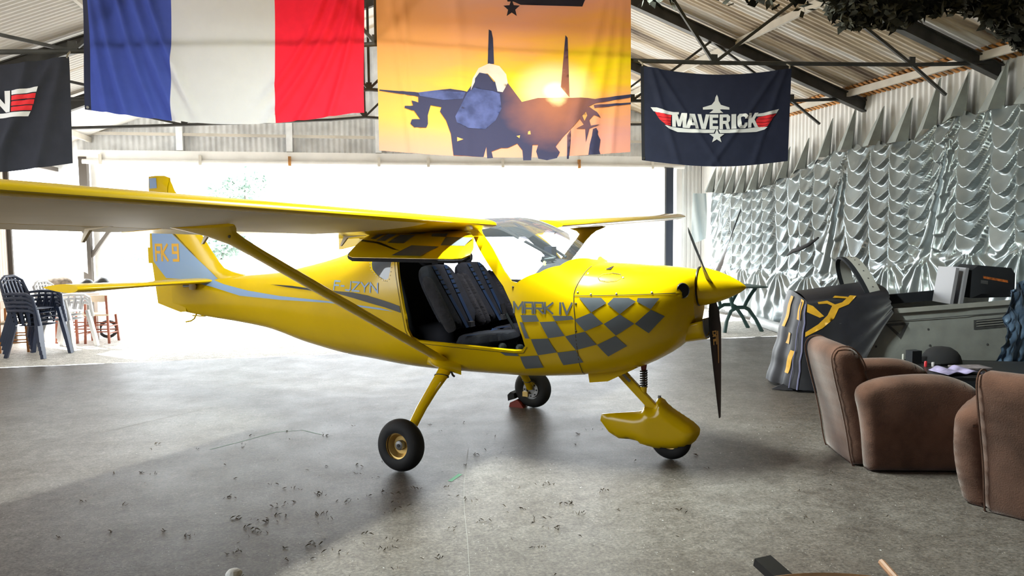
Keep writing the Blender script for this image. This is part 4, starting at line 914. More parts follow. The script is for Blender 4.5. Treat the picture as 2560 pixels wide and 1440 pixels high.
m_jet = printed('dark_jet_print', (.035, .034, .075), (.34, .12, .07), .10); m_jet2 = cloth_mat('blue_jet_print', (.060, .07, .18), .12, var=.3); m_can = cloth_mat('pale_canopy_print', (.66, .55, .50), .3)
def bp(L): return [((800 + x / 2.6667 - 943) / 645, (y / 2.6667) / 386) for x, y in L]
def prnt(name, m, polys, lift=.010, step=.016):
    for q in polys:
        mb = MB(); P_, T_ = tri_poly(bp(q), step); mb.add([F(a, b, lift) for a, b in P_], T_); o_ = mb.build(name, m, t, True, sharp=0); uv_ = o_.data.uv_layers.new(name='UVMap')
        for lp_ in o_.data.loops: uv_.data[lp_.index].uv = P_[lp_.vertex_index]
prnt('jet_print', m_jet, [
    [(390, 598), (640, 606), (760, 585), (850, 572), (960, 590), (1010, 520), (1230, 520), (1330, 655), (1440, 630), (1600, 632), (1790, 640), (1840, 650), (2100, 628), (2100, 650), (1840, 680), (1790, 700), (1770, 740), (1720, 790), (1660, 850), (1610, 900), (1560, 960), (1590, 1000), (1570, 1040), (1500, 1052), (1440, 1040), (1425, 990), (1440, 945), (1400, 945), (1390, 1050), (1335, 1050), (1330, 980), (1295, 935), (1230, 965), (1185, 965), (1120, 990), (1130, 1035), (1090, 1038), (1085, 960), (1065, 1030), (865, 1025), (850, 880), (820, 790), (780, 730), (790, 700), (720, 690), (700, 760), (700, 820), (690, 845), (610, 850), (585, 825), (595, 795), (650, 790), (610, 735), (550, 720), (550, 705), (605, 700), (595, 665), (640, 675), (640, 635), (390, 606)],
    [(1112, 170), (1130, 180), (1140, 230), (1145, 400), (1102, 400)], [(1635, 212), (1650, 230), (1660, 630), (1600, 560)],
    [(1640, 890), (1665, 850), (1662, 940), (1652, 1050), (1636, 1050)], [(1735, 720), (1800, 700), (1850, 740), (1880, 780), (1830, 760), (1800, 790), (1810, 830), (1875, 825), (1800, 850), (1775, 940), (1770, 850), (1705, 845), (1760, 820), (1730, 780)],
    [(1830, 690), (2100, 685), (2100, 696), (1835, 712)],
    [(1790, 1030), (1800, 960), (1815, 900), (1822, 855), (1845, 848), (1860, 870), (1858, 890), (1880, 930), (1870, 1000), (1880, 1030)]])
prnt('jet_nose_print', m_jet2, [[(960, 600), (1010, 560), (1100, 570), (1180, 600), (1190, 700), (1150, 780), (1080, 840), (960, 835), (890, 800), (880, 760), (920, 680)], [(640, 606), (760, 585), (950, 596), (930, 640), (800, 650), (650, 630)]], .013)
prnt('jet_canopy_print', m_can, [[(985, 580), (1000, 500), (1040, 430), (1110, 398), (1180, 415), (1225, 470), (1235, 530), (1200, 590), (1165, 585), (1150, 520), (1100, 465), (1040, 470), (1010, 530)]], .015)
prnt('jet_cockpit_print', m_jet, [[(1010, 560), (1015, 500), (1045, 460), (1100, 470), (1140, 520), (1130, 580), (1060, 570)]], .018)
prnt('sky_gap_print', m_glow if False else cloth_mat('sunset_gap_print', (.85, .42, .15), .4), [[(890, 900), (930, 915), (890, 930)], [(1290, 885), (1315, 880), (1310, 900)], [(1370, 855), (1385, 850), (1388, 875), (1368, 875)], [(1030, 500), (1060, 470), (1068, 500), (1040, 510)], [(1750, 760), (1775, 735), (1785, 760), (1765, 795)]], .014)
star = []
for k in range(10):
    a = -PI / 2 + PI * k / 5; r = 62 if k % 2 == 0 else 27; star.append((1268 + r * math.cos(a) * .95, 32 + r * math.sin(a)))
prnt('star_print', m_jet, [star, [(1280, -14), (1770, -14), (1755, 22), (1330, 8)], [(1240, -14), (1230, -60), (1800, -60), (1770, -14)]], .010, .03)
# navy flag with winged word
def mav_c(s, t):
    zt = 3.270 + .032 * s - .075 * math.sin(PI * s) ; zb = 2.333 + .009 * s - .062 * math.sin(PI * s); a0 = 2.912 + .012 * t; a1 = 4.584 - .03 * t
    return (a0 + (a1 - a0) * s, zt + (zb - zt) * t)
def mav_f(s, t):
    d = .008 * math.sin(6 * s + 2 * t)
    for x0, sl in [(.06, .18), (.95, -.20), (.10, .42), (.90, -.45)]: d -= .028 * math.exp(-((s - x0 - sl * t) / .02) ** 2) * (1 - .5 * t)
    return d - .02 * t
t, F = flag('winged_emblem_flag', 'navy flag with a white and red winged emblem and bold lettering', 'flag', mav_c, mav_f, None)
mb = MB(); mb.grid(lambda u, v: F(.02 + .98 * u, v), 70, 50); mb.build('flag_cloth', m_fnavy, t, True, sharp=0)
cloth_piece(F, 0, .022, 'hoist_band', mat('black_tape', (.010, .010, .016), .8), t, 2, 40)
mb = MB(); mb.lathe([(0, 0), (.012, .0), (.012, .004), (0, .004)], 12, 0, Matrix.Translation(F(.012, .975, .006)) @ Matrix.Rotation(PI / 2, 4, 'X')); mb.build('eyelet', m_metal, t)
def mp_(L):
    out = []
    for x, y in L:
        s = (x - 62) / (2020 - 62); top = 90 + 20 * s + 85 * math.sin(PI * s); bot = 1330 + 85 * math.sin(PI * s); out.append((s, (y - top) / (bot - top)))
    return out
def mprnt(name, m, polys, lift=.004):
    for q in polys:
        mb = MB(); patch(mb, mp_(q), lambda s, tt: F(s, tt, lift + .005), .018); mb.build(name, m, t, True, sharp=0)
mprnt('plane_print', m_white, [[(1028, 455), (1044, 490), (1052, 540), (1080, 590), (1190, 625), (1192, 655), (1090, 650), (1065, 655), (1112, 700), (930, 700), (985, 655), (960, 650), (850, 655), (848, 625), (960, 590), (1000, 540), (1010, 490)]])
mprnt('wing_outline_print', m_white, [[(180, 630), (260, 632), (350, 668), (470, 690), (540, 690), (540, 720), (460, 730), (360, 715), (240, 690), (215, 680)], [(1862, 645), (1830, 700), (1800, 705), (1640, 740), (1560, 745), (1530, 712), (1640, 700), (1760, 670)], [(355, 865), (460, 890), (700, 915), (1010, 922), (990, 965), (760, 965), (520, 955), (400, 910)], [(1050, 922), (1400, 910), (1580, 885), (1700, 885), (1660, 920), (1560, 950), (1300, 962), (1070, 968)]])
mprnt('red_wing_print', m_red, [[(232, 685), (300, 700), (360, 722), (445, 730), (440, 765), (360, 765), (265, 745)], [(268, 750), (360, 770), (440, 770), (438, 805), (370, 810), (300, 795)], [(305, 800), (370, 815), (436, 810), (435, 845), (345, 835)], [(345, 840), (435, 850), (430, 872), (370, 862)], [(1830, 705), (1785, 755), (1690, 775), (1560, 775), (1580, 755), (1680, 735)], [(1782, 760), (1755, 805), (1660, 825), (1550, 820), (1555, 780), (1690, 780)], [(1750, 810), (1720, 845), (1640, 865), (1570, 865), (1552, 825), (1660, 830)], [(1715, 850), (1700, 870), (1640, 890), (1590, 890), (1575, 870), (1640, 870)]])
star = []
for k in range(10):
    a = -PI / 2 + PI * k / 5; r = 105 if k % 2 == 0 else 44; star.append((1028 + r * math.cos(a), 1010 + r * .95 * math.sin(a)))
mprnt('star_print', m_white, [star], .006)
BLOCK = {
 'M': ([(0, 0), (0, 1), (.34, 1), (.5, .50), (.66, 1), (1, 1), (1, 0), (.74, 0), (.74, .55), (.60, .06), (.40, .06), (.26, .55), (.26, 0)], []),
 'A': ([(0, 0), (.28, 1), (.72, 1), (1, 0), (.70, 0), (.65, .20), (.35, .20), (.30, 0)], [[(.41, .40), (.59, .40), (.5, .78)]]),
 'V': ([(0, 1), (.31, 1), (.5, .32), (.69, 1), (1, 1), (.68, 0), (.32, 0)], []),
 'E': ([(0, 0), (0, 1), (1, 1), (1, .78), (.36, .78), (.36, .61), (.92, .61), (.92, .40), (.36, .40), (.36, .22), (1, .22), (1, 0)], []),
 'R': ([(0, 0), (0, 1), (.78, 1), (.98, .86), (.98, .55), (.82, .44), (1, 0), (.68, 0), (.52, .36), (.32, .36), (.32, 0)], [[(.32, .57), (.32, .80), (.66, .80), (.66, .57)]]),
 'I': ([(0, 0), (0, 1), (1, 1), (1, 0)], []),
 'C': ([(1, .63), (.68, .63), (.68, .74), (.60, .80), (.42, .80), (.34, .72), (.34, .28), (.42, .20), (.60, .20), (.68, .26), (.68, .38), (1, .38), (1, .18), (.80, 0), (.20, 0), (0, .18), (0, .82), (.20, 1), (.80, 1), (1, .82)], []),
 'K': ([(0, 0), (0, 1), (.33, 1), (.33, .62), (.64, 1), (1, 1), (.62, .55), (1, 0), (.66, 0), (.42, .36), (.33, .26), (.33, 0)], [])}
for c, x0, x1 in [('M', 452, 632), ('A', 628, 790), ('V', 776, 932), ('E', 932, 1046), ('R', 1062, 1202), ('I', 1217, 1280), ('C', 1296, 1432), ('K', 1442, 1580)]:
    def lt(p, x0=x0, x1=x1):
        x = x0 + (x1 - x0) * p[0]; u = (x - 452) / 1128; bot = 884 + 34 * math.sin(PI * u) ; top = 694 + 26 * math.sin(PI * u); return (x, bot + (top - bot) * p[1])
    mb = MB(); patch(mb, mp_([lt(p) for p in BLOCK[c][0]]), lambda s, tt: F(s, tt, .012), .02, 0, [mp_([lt(p) for p in h]) for h in BLOCK[c][1]]); mb.build('emblem_letter', m_white, t, False)
for s_, a_ in ((.012, 2.91), (.985, 4.57)):
    mb = MB(); mb.tube([F(s_, .0), F(s_, -.03), Vector((a_, 7.5, 3.345 + (.0 if s_ < .5 else .02)))], .008, 5); mb.build('flag_tie', m_rope, t)
# dark flag at the left edge
def lf_c(s, t):
    a0, a1 = -3.95, -2.299; zt = 3.03 + .13 * s - .05 * math.sin(PI * s); zb = 2.14 + .115 * s - .05 * math.sin(PI * s); return (a0 + (a1 - a0 - .018 * t) * s, zt + (zb - zt) * t)
def lf_f(s, t):
    d = .008 * math.sin(5 * s + t)
    for x0, sl in [(.93, -.34), (.97, -.14), (.80, -.15)]: d -= .035 * math.exp(-((s - x0 - sl * t) / .028) ** 2)
    return d
t, F = flag('dark_emblem_flag', 'dark grey flag with red and white striped wing tip, cut by the picture edge', 'flag', lf_c, lf_f, None)
t['label'] = 'dark grey flag with red and white striped wing tip, beside the tricolour'
mb = MB(); mb.grid(lambda u, v: F(u, v), 70, 50); mb.build('flag_cloth', m_fblk, t, True, sharp=0)
def lp(L):      # photo pixels (crop scale 2.667) to s,t
    out = []
    for x, y in L:
        px, py = x / 2.6667, y / 2.6667; s = 1 - (166 - px) * .00306 / 1.64; zt_ = 135 + 26 * (1 - s); out.append((s, (py - zt_) / 271.0))
    return out
def lprnt(name, m, polys):
    for q in polys:
        mb = MB(); patch(mb, lp(q), lambda s, tt: F(s, tt, .011), .016); mb.build(name, m, t, True, sharp=0)
for s_ in (.99, .02):
    mb = MB(); mb.tube([F(s_, .01), F(s_, -.02) + Vector((0, .04, .01)), Vector((lf_c(s_, 0)[0], 7.5, 3.13 + .1 * s_))], .008, 5); mb.build('flag_tie', m_rope, t)
lprnt('white_bar_print', m_white, [[(48, 560), (235, 548), (222, 582), (48, 590)], [(-60, 712), (172, 708), (155, 740), (-60, 744)]])
lprnt('red_bar_print', m_red, [[(48, 596), (218, 590), (208, 622), (48, 628)], [(48, 636), (204, 630), (194, 662), (48, 666)], [(48, 674), (188, 668), (178, 700), (48, 703)]])
lprnt('letter_print', m_white, [[(-110, 560), (-75, 560), (0, 650), (0, 560), (38, 560), (38, 706), (6, 706), (-75, 610), (-75, 706), (-110, 706)]])
# ------------------------------------------------------------------ silver drape along the right wall
m_drape = mat('silver_lining_cloth', (.36, .41, .425), .31, .62, .10, 2.5, .5, .16, 22)
m_dgrey = mat('grey_green_pleat_cloth', (.27, .30, .29), .75, 0, .15, 5)
ztop = mono([(5.8, 2.9), (6.79, 2.93), (6.99, 3.0), (7.36, 2.94), (7.88, 2.95), (8.01, 2.94), (8.61, 2.76), (9.73, 2.78), (10.1, 2.76), (11.25, 2.54), (12.25, 2.37), (13.1, 2.31), (14.17, 2.385), (14.5, 2.4)])
GL = [5.9, 6.4, 6.75, 7.08, 7.46, 7.94, 8.32, 8.66, 9.02, 9.43, 9.96, 10.35, 10.72, 11.1, 11.45, 11.85, 12.25, 12.6, 12.95, 13.35, 13.74, 14.2]
MAJ = {7.94: 1.0, 9.96: 1.0, 13.74: .5, 5.9: .8}
zlow = mono([(5.8, 1.5), (7.5, 1.35), (8.96, 1.16), (10.0, .94), (10.86, .89), (11.7, .92), (14.5, .95)])
rj = random.Random(5)
CELL = [(rj.uniform(.19, .27), rj.uniform(0, 1), rj.uniform(.8, 1.25)) for _ in GL]
FAN = [6.1, 6.9, 7.6, 8.35, 8.96, 9.55, 10.0, 10.86, 11.68, 12.3, 12.9, 13.5, 14.0]
def hsh(x, y): return (math.sin(x * 12.9898 + y * 78.233) * 43758.5453) % 1.0
def vn(x, y):
    i, j = math.floor(x), math.floor(y); fx, fy = x - i, y - j; fx = fx * fx * (3 - 2 * fx); fy = fy * fy * (3 - 2 * fy)
    return (hsh(i, j) * (1 - fx) + hsh(i + 1, j) * fx) * (1 - fy) + (hsh(i, j + 1) * (1 - fx) + hsh(i + 1, j + 1) * fx) * fy
def drape_off(b, z):
    zt = ztop(b); b2 = b + .16 * (vn(b * 1.1 + 3, z * 1.6) - .5) + .05 * (vn(b * 4, z * 4) - .5); i = max(0, min(len(GL) - 2, bisect.bisect_right(GL, b2) - 1)); g0, g1 = GL[i], GL[i + 1]; u = (b2 - g0) / (g1 - g0)
    per, ph, am = CELL[i]; arc = max(0.0, 4 * u * (1 - u)); zz = z + .16 * (vn(b * 1.7 + 7, z * 1.9) - .5) + .05 * (vn(b * 5, z * 5) - .5)
    p = (zz * (.92 + .2 * vn(b * .7, 4.0)) + .24 * arc * (g1 - g0) / .40) / per + ph; fr = p - math.floor(p)
    fold = (1 - fr) ** 1.25 * (fr / .10 if fr < .10 else 1)      # swags: sharp lower crest, tucked in above
    d = .125 * am * fold * (.25 + .75 * arc ** .5) + .035 * arc ** .6
    # long folds falling from the main ties
    for g, k in MAJ.items():
        x = b - g; dz = zt - z
        if -.06 < x < .85 and dz > 0:
            ang = math.atan2(x, dz + .04); wgt = max(0, 1 - abs(ang - .22) / .26) * k * min(1, dz / .25)
            if wgt > 0: d = d * (1 - wgt) + wgt * (.06 + .055 * math.sin(ang * 46 + 1.5 * vn(dz * 2, g)))
    zl = zlow(b); k = max(0, min(1, (zl + .06 - z) / .12))
    if k > 0:     # lower skirt: folds fanning down from the tie points
        j = min(range(len(FAN)), key=lambda q: abs(FAN[q] - b)); x = b - FAN[j]; ang = math.atan2(x, zl - z + .07)
        lowd = .05 + .055 * (.5 + .5 * math.sin(ang * 15 + j)) * min(1, (zl - z) / .15 + .3) + .03 * min(1, (zl - z) / .5) + .04 * vn(b * 7, z * 7)
        d = d * (1 - k) + lowd * k
    d += .026 * (vn(b * 4, z * 4) - .5) + .005 * (vn(b * 14, z * 14) - .5)
    tp = max(0, 1 - (zt - z) / .10); return d * (1 - .55 * tp) + .02 * tp
def drape_pt(u, v):
    b = 6.5 + (14.35 - 6.5) * u; zt = ztop(b) + .035 * math.sin((b - 5.8) * 13); zb = .07 + .05 * vn(b * 4, 3); z = zb + (zt - zb) * v
    base = 7.12 - .02 * (1 - v) ** 2
    if b > 14.1: base += (b - 14.1) * .3
    return Vector((base - drape_off(b, z), b, z))
dr = thing('silver_drape', 'tall silver lining cloth gathered in swags along the right wall', 'drape', (0, 0, 0), PHI)
mb = MB(); mb.grid(drape_pt, 620, 190); mb.build('swag_cloth', m_drape, dr, True, sharp=0)
HOOK = [(6.85, 3.44), (7.335, 3.45), (7.875, 3.44), (8.325, 3.46), (8.80, 3.30), (9.34, 3.277), (9.93, 3.347), (10.467, 3.277), (11.07, 3.06), (11.6, 2.98), (12.1, 2.92), (12.55, 2.88), (13.0, 2.85), (13.4, 2.84), (13.8, 2.84), (14.2, 2.86)]
for i, (b, z) in enumerate(HOOK):
    wd = .30 + .06 * hsh(i, 2); mb = MB(); zb0 = ztop(b + wd) - .02; zb1 = ztop(b - .06) - .02; zb2 = ztop(b - .16) - .02
    ap = Vector((7.16, b, z)); ap2 = Vector((7.16, b - .03, z))
    p0 = Vector((7.08, b + wd, zb0)); p1 = Vector((6.96, b + .03, zb1)); p2 = Vector((7.10, b - .05, zb1)); p3 = Vector((7.02, b - .13, zb2))
    mb.add([ap, p0, p1, p2, p3, ap2], [(0, 1, 2), (0, 2, 3), (0, 3, 5), (5, 3, 4)]); mb.build('hanging_pleat', m_dgrey, dr, False)
S_ = [H(6.62, 10.75, 1.22), H(6.60, 10.55, 1.30), H(6.58, 10.35, 1.33), H(6.60, 10.15, 1.40), H(6.62, 9.95, 1.50)]
mb = MB(); mb.tube(S_, [.012, .03, .032, .03, .014], 8); tag(mb.build('black_strap', m_rubber), 'short black strap hanging across the silver wall cloth', 'strap')
# strip of pale sheet by the corner
mb = MB(); mb.grid(lambda u, v: Vector((6.72 + .30 * u, 14.32 + .03 * math.sin(9 * u + 4 * v), 1.35 + 1.0 * v + .1 * u * (1 - v))), 10, 10); o = mb.build('hanging_sheet', mat('pale_blue_sheet', (.62, .72, .76), .6), None, True, sharp=0); o.rotation_euler = (0, 0, PHI); tag(o, 'pale blue plastic sheet hanging between drape and corner post', 'sheet')
# rolled tube on the floor along the drape
mb = MB(); mb.tube([H(6.35, 9.5, .078), H(6.46, 10.06, .078), H(6.78, 11.98, .078)], .078, 16); o = mb.build('white_roll', mat('white_roll_cover', (.70, .72, .73), .45, 0, .08, 3), None, True, sharp=40); tag(o, 'long white roll lying on the floor below the silver drape', 'roll')
# ------------------------------------------------------------------ cockpit section of a jet, partly covered, in front of the drape
m_cgrey = mat('matt_grey_paint', (.30, .31, .30), .6, 0, .12, 5, bump=.1)
m_cdark = mat('faded_dark_print', (.075, .075, .08), .7, 0, .2, 20)
m_frame = mat('light_grey_frame', (.42, .42, .40), .5, 0, .08, 6)
m_lil = mat('lilac_grey_paint', (.33, .33, .37), .5)
m_cover = mat('black_cover_cloth', (.009, .009, .015), .55, 0, .3, 5, bump=.25, bscale=9)
m_covsheen = mat('violet_cover_sheen', (.16, .16, .28), .35)  # lighter violet that paints a sheen on the black cover's folds
m_gold2 = mat('golden_print', (.62, .33, .02), .5, 0, .15, 9)
CK = thing('jet_cockpit_section', 'grey jet cockpit section with open canopy arch, half under a black cover', 'cockpit', (3.6, 7.6, 0), math.radians(-3))
def ck(x, y, z): return Vector((x, y, z))
# local x: right along the side panel (0 at the arch foot), y: away from the camera (0 = near side)
prof = [(0, .33), (1.75, .30), (1.75, .92), (1.40, .915), (.17, .80), (.10, .84), (-.04, .86), (-.25, .86), (-.35, .34)]
mb = MB(); puff(mb, [(-.35, .34), (1.44, .31), (1.44, .905), (1.39, .90), (.22, .795), (.13, .82), (.05, .90), (-.10, .90), (-.22, .86)], .022, .02, .12, lambda u, v, d: ck(u, d + .02 * (v - .5), v)); mb.build('side_panel', m_cgrey, CK, True)
mb = MB(); puff(mb, [(-.35, .34), (1.44, .31), (1.44, .92), (.1, .88), (-.22, .88)], .022, .02, .2, lambda u, v, d: ck(u, .66 + d, v)); mb.build('side_panel', m_cgrey, CK, True)
mb = MB(); mb.extrude([(-.30, .32), (1.44, .29), (1.44, .35), (-.30, .38)], lambda u, v, d: ck(u, d, v), .03, .63); mb.build('cockpit_floor', m_liner, CK, False)
mb = MB(); mb.extrude([(.08, .80), (1.1, .885), (1.1, .99), (.08, .90)], lambda u, v, d: ck(u, d, v),   .56, .61); mb.build('inner_coaming', m_liner, CK, False)
mb = MB(); mb.bar((.16, -.026, .812), (1.39, -.026, .905), .016, .045); mb.build('sill_rail', m_frame, CK, False)
mb = MB(); mb.tube([(-.36, -.024, .69), (.02, -.026, .70), (.08, -.026, .705), (1.43, -.026, .81)], .004, 5); mb.build('panel_line', m_cdark, CK)
for x, z in ((-.02, .615), (.50, .63), (1.05, .65), (.0, .46), (.52, .47), (1.07, .48)):
    mb = MB(); mb.lathe([(0, .004), (.010, .003), (.012, 0)], 10, 0, Matrix.Translation((x, -.022 + .02 * (z - .5), z)) @ Matrix.Rotation(PI / 2, 4, 'X')); mb.build('panel_bolt', m_cdark, CK)
mb = MB(); T3 = [(.08, .685), (.31, .70), (.235, .535)]; T4 = [(.135, .665), (.265, .673), (.225, .585)]
patch(mb, T3, lambda u, v: ck(u, -.0265 + .02 * (v - .5), v), .06, 0, [T4]); mb.build('warning_triangle', m_cdark, CK, False)
mb = MB(); patch(mb, [(.93, .72), (1.28, .755), (1.285, .655), (.935, .625)], lambda u, v: ck(u, -.0265 + .02 * (v - .5), v), .1); mb.build('stencil_box', m_cdark, CK, False)
for k in range(3):
    mb = MB(); stroke_word(mb, ('DANGER', 'CANOPY', 'RANGE')[k] if False else 'NNNNNNNNNN', (.96, .70 - .026 * k, 1.26, .712 - .026 * k), lambda u, v: ck(u, -.0275 + .02 * (v - .5), v + (u - .96) * .09), .003) if False else mb.bar((.955, -.028, .708 - .024 * k), (1.26, -.028, .735 - .024 * k), .002, .006)
    mb.build('stencil_line', m_frame, CK, False)
# canopy arch: a hoop across the cockpit, leaning back
arc = [(.02, .70), (.0, .86)] + [(.33 - .33 * math.cos(math.radians(a)), .90 + .44 * math.sin(math.radians(a))) for a in range(10, 180, 10)] + [(.66, .86), (.66, .75)]
def hoop(x0, x1, name, m, r):
    mb = MB(); vs = []
    for y, z in arc:
        for xx, rr in ((x0, 1.0), (x1, 1.0), (x1, r), (x0, r)):
            lean = -.42 * max(0, z - .86); q = Vector((xx + lean + .05, .33 + (y - .33) * rr, .86 + (z - .86) * (rr if z > .86 else 1))); vs.append(q)
    n = len(arc); fs = [(i * 4 + k, i * 4 + (k + 1) % 4, (i + 1) * 4 + (k + 1) % 4, (i + 1) * 4 + k) for i in range(n - 1) for k in range(4)] + [(0, 1, 2, 3), ((n - 1) * 4 + 3, (n - 1) * 4 + 2, (n - 1) * 4 + 1, (n - 1) * 4)]
    mb.add(vs, [f_[::-1] for f_ in fs]); return mb.build(name, m, CK, True, sharp=30)
hoop(-.055, .055, 'canopy_arch', m_frame, .93); hoop(-.10, -.055, 'arch_seal', m_liner, .95)
for a in range(20, 175, 12):
    y = .33 - .33 * math.cos(math.radians(a)); z = .90 + .44 * math.sin(math.radians(a)); mb = MB(); mb.box((.05 - .42 * (z - .86), .33 + (y - .33) * 1.005, z + .002), (.008, .008, .008)); mb.build('arch_rivet', m_cdark, CK, False)
# seat headrest box with two guide rails and a worn orange placard
hb = [(1.00, .92), (1.00, 1.20), (1.06, 1.25), (1.38, 1.22), (1.42, 1.16), (1.42, .93)]
mb = MB(); puff(mb, hb, .20, .03, .09, lambda u, v, d: ck(u, .34 + d, v)); mb.build('seat_headrest', m_liner, CK, True, sharp=30)
for x in (.80, .895):
    mb = MB(); mb.bar((x, .33, .86), (x + .05, .33, 1.225), .36, .032, up=(1, 0, 0)); mb.build('seat_rail', m_lil, CK, False)
mb = MB(); mb.add([(1.09, .136, 1.145), (1.33, .136, 1.10), (1.335, .136, 1.075), (1.095, .136, 1.12)], [(0, 3, 2, 1)]); mb.build('orange_placard', mat('worn_orange', (.50, .13, .02), .6, 0, .5, 30), CK, False)
mb = MB(); mb.add([(1.07, .136, 1.105), (1.14, .136, 1.095), (1.14, .136, 1.06), (1.07, .136, 1.07)], [(0, 3, 2, 1)]); mb.build('grey_placard', m_cdark, CK, False)
mb = MB(); mb.box((.55, .33, .14), (1.7, .50, .28)); mb.build('trolley', m_liner, CK, False)
# the black cover over the nose
CV = thing('printed_cover', 'black cover with golden print draped over the cockpit nose down to floor', 'cover', (3.6, 7.6, 0), math.radians(-3))
def cov_top(u):       # from the arch (u=0) to the nose tip (u=1): x, half width, z
    return (.10 - .76 * u, .47 - .10 * u, 1.075 - .10 * u)
def cov(u, v):
    """u 0..1 along the nose, v -1..1 from the near hem over the top to the far hem"""
    x, hw, z = cov_top(u); s_ = 1 if v > 0 else -1; a = abs(v)
    if a < .30: k = a / .30; y = .40 + s_ * hw * math.sin(k * PI / 2) * .96; zz = z - .10 * (1 - math.cos(k * PI / 2)); xx = x
    else:
        k = (a - .30) / .70; y = .40 + s_ * (hw * .96 + .10 * k); hem = .86 * (1 - u) ** .8 + .02 + (.0 if u > .5 else 0) if s_ < 0 else .05
        hem = max(.03, .80 - 1.65 * u) if s_ < 0 else .05; z1 = z - .10; zz = z1 + (hem - z1) * k; xx = x - .10 * k * u + .006 * math.sin(22 * k + 9 * u)
        y += .015 * math.sin(13 * u + 3 * k) * k * s_
    return Vector((xx, y, zz))
mb = MB(); mb.grid(lambda u, v: cov(u, -1 + 2 * v), 30, 60); o = mb.build('cover_side', m_cover, CV, True, sharp=60)
def cov_front(w_, k, lift=0.0):
    """front fall, hung between the two front edges of the side: w_ across the nose from the near edge, k from the top to the floor"""
    p = cov(1.0, -(.22 + .78 * k)); q = cov(1.0, .22 + .78 * k); r_ = p.lerp(q, w_); e = math.sin(PI * w_)
    r_.z += .075 * e * (1 - k); r_.x -= .05 * e + (.022 * math.sin(w_ * 13 + .8) + .012 * math.sin(w_ * 29 + 2)) * k * min(1, e * 3) + .10 * k * e + lift; r_.z = max(.014, r_.z); return r_
mb = MB(); mb.grid(lambda u, v: cov_front(u, v), 50, 26); o = mb.build('cover_front', m_cover, CV, True, sharp=60)
for w_, r_ in ((.0, .009), (.10, .005)):  # thin strips standing in for bright sheen along the folds
    mb = MB(); mb.tube([cov_front(w_, k / 10, .006) + Vector((-.004, -.006, 0)) for k in range(1, 11)], r_, 6); mb.build('fold_sheen', m_covsheen, CV)
mb = MB(); mb.add([(-.86, .02, .012), (-.70, .0, .012), (-.58, .06, .012), (-.62, .3, .03), (-.80, .3, .03), (-.98, .10, .010), (-.72, .14, .11), (-.66, .10, .09)], [(0, 1, 6), (1, 2, 7), (1, 7, 6), (2, 3, 7), (3, 4, 6), (3, 6, 7), (4, 5, 6), (5, 0, 6)]); mb.build('cover_hem', m_cover, CV, False)
def on_near(x, z): # near side of the cover by picture-like side coordinates
    k = .02; u = (0.10 - x) / .76; zt = cov_top(u)[2] - .10; hem = max(.03, .80 - 1.65 * u); kk = max(0, min(1, (zt - z) / (zt - hem))); p = cov(u, -.30 - .70 * kk); return Vector((x - .08 * kk * u, p.y - .006, z if z < zt else z))
for q in [[(-.655, .60), (-.655, .555), (-.50, .64), (-.40, .74), (-.36, .84), (-.27, .88), (-.20, .965), (-.26, .97), (-.33, .90), (-.42, .87), (-.46, .77), (-.54, .68)], [(-.655, .88), (-.60, .86), (-.49, .76), (-.53, .745), (-.655, .80)], [(-.56, .90), (-.47, .915), (-.36, .86), (-.38, .845), (-.47, .885), (-.55, .88)], [(-.40, .965), (-.28, .955), (-.29, .938), (-.42, .945)]]:
    mb = MB(); patch(mb, q, on_near, .03); mb.build('golden_print', m_gold2, CV, True, sharp=0)
for w0, k0, k1 in ((.04, .04, .30), (.10, .62, .86), (.34, .1, .42), (.22, .46, .58)):
    mb = MB(); mb.grid(lambda u, v: cov_front(w0 + .07 * u + .05 * v, k0 + (k1 - k0) * v, .008), 3, 10); mb.build('golden_print', m_gold2, CV, True, sharp=0)
# blue-silver tarp over the right end
m_tarp = mat('blue_silver_tarp', (.10, .16, .26), .30, .25, .35, 4, bump=.3, bscale=14)
def tarp(u, v):
    x = 4.24 + .50 * u + .40 * (v) * (1 - .3 * u); z = .03 + (1.00 + .25 * u) * v; y = 6.96 + .25 * v * v + .10 * u
    d = .030 * abs(math.sin(9 * u + 8 * v + 4 * vn(u * 3, v * 3))) + .05 * (vn(u * 4 + 3, v * 5) - .5) + .05 * abs(vn(u * 11, v * 11) - .5) + .02 * abs(vn(u * 23, v * 23) - .5)
    return Vector((x + .4 * d, y - d, z))
mb = MB(); mb.grid(tarp, 60, 60); tag(mb.build('blue_tarp', m_tarp, None, True, sharp=0), 'crumpled blue-silver tarp over the right end of the cockpit section', 'tarp')
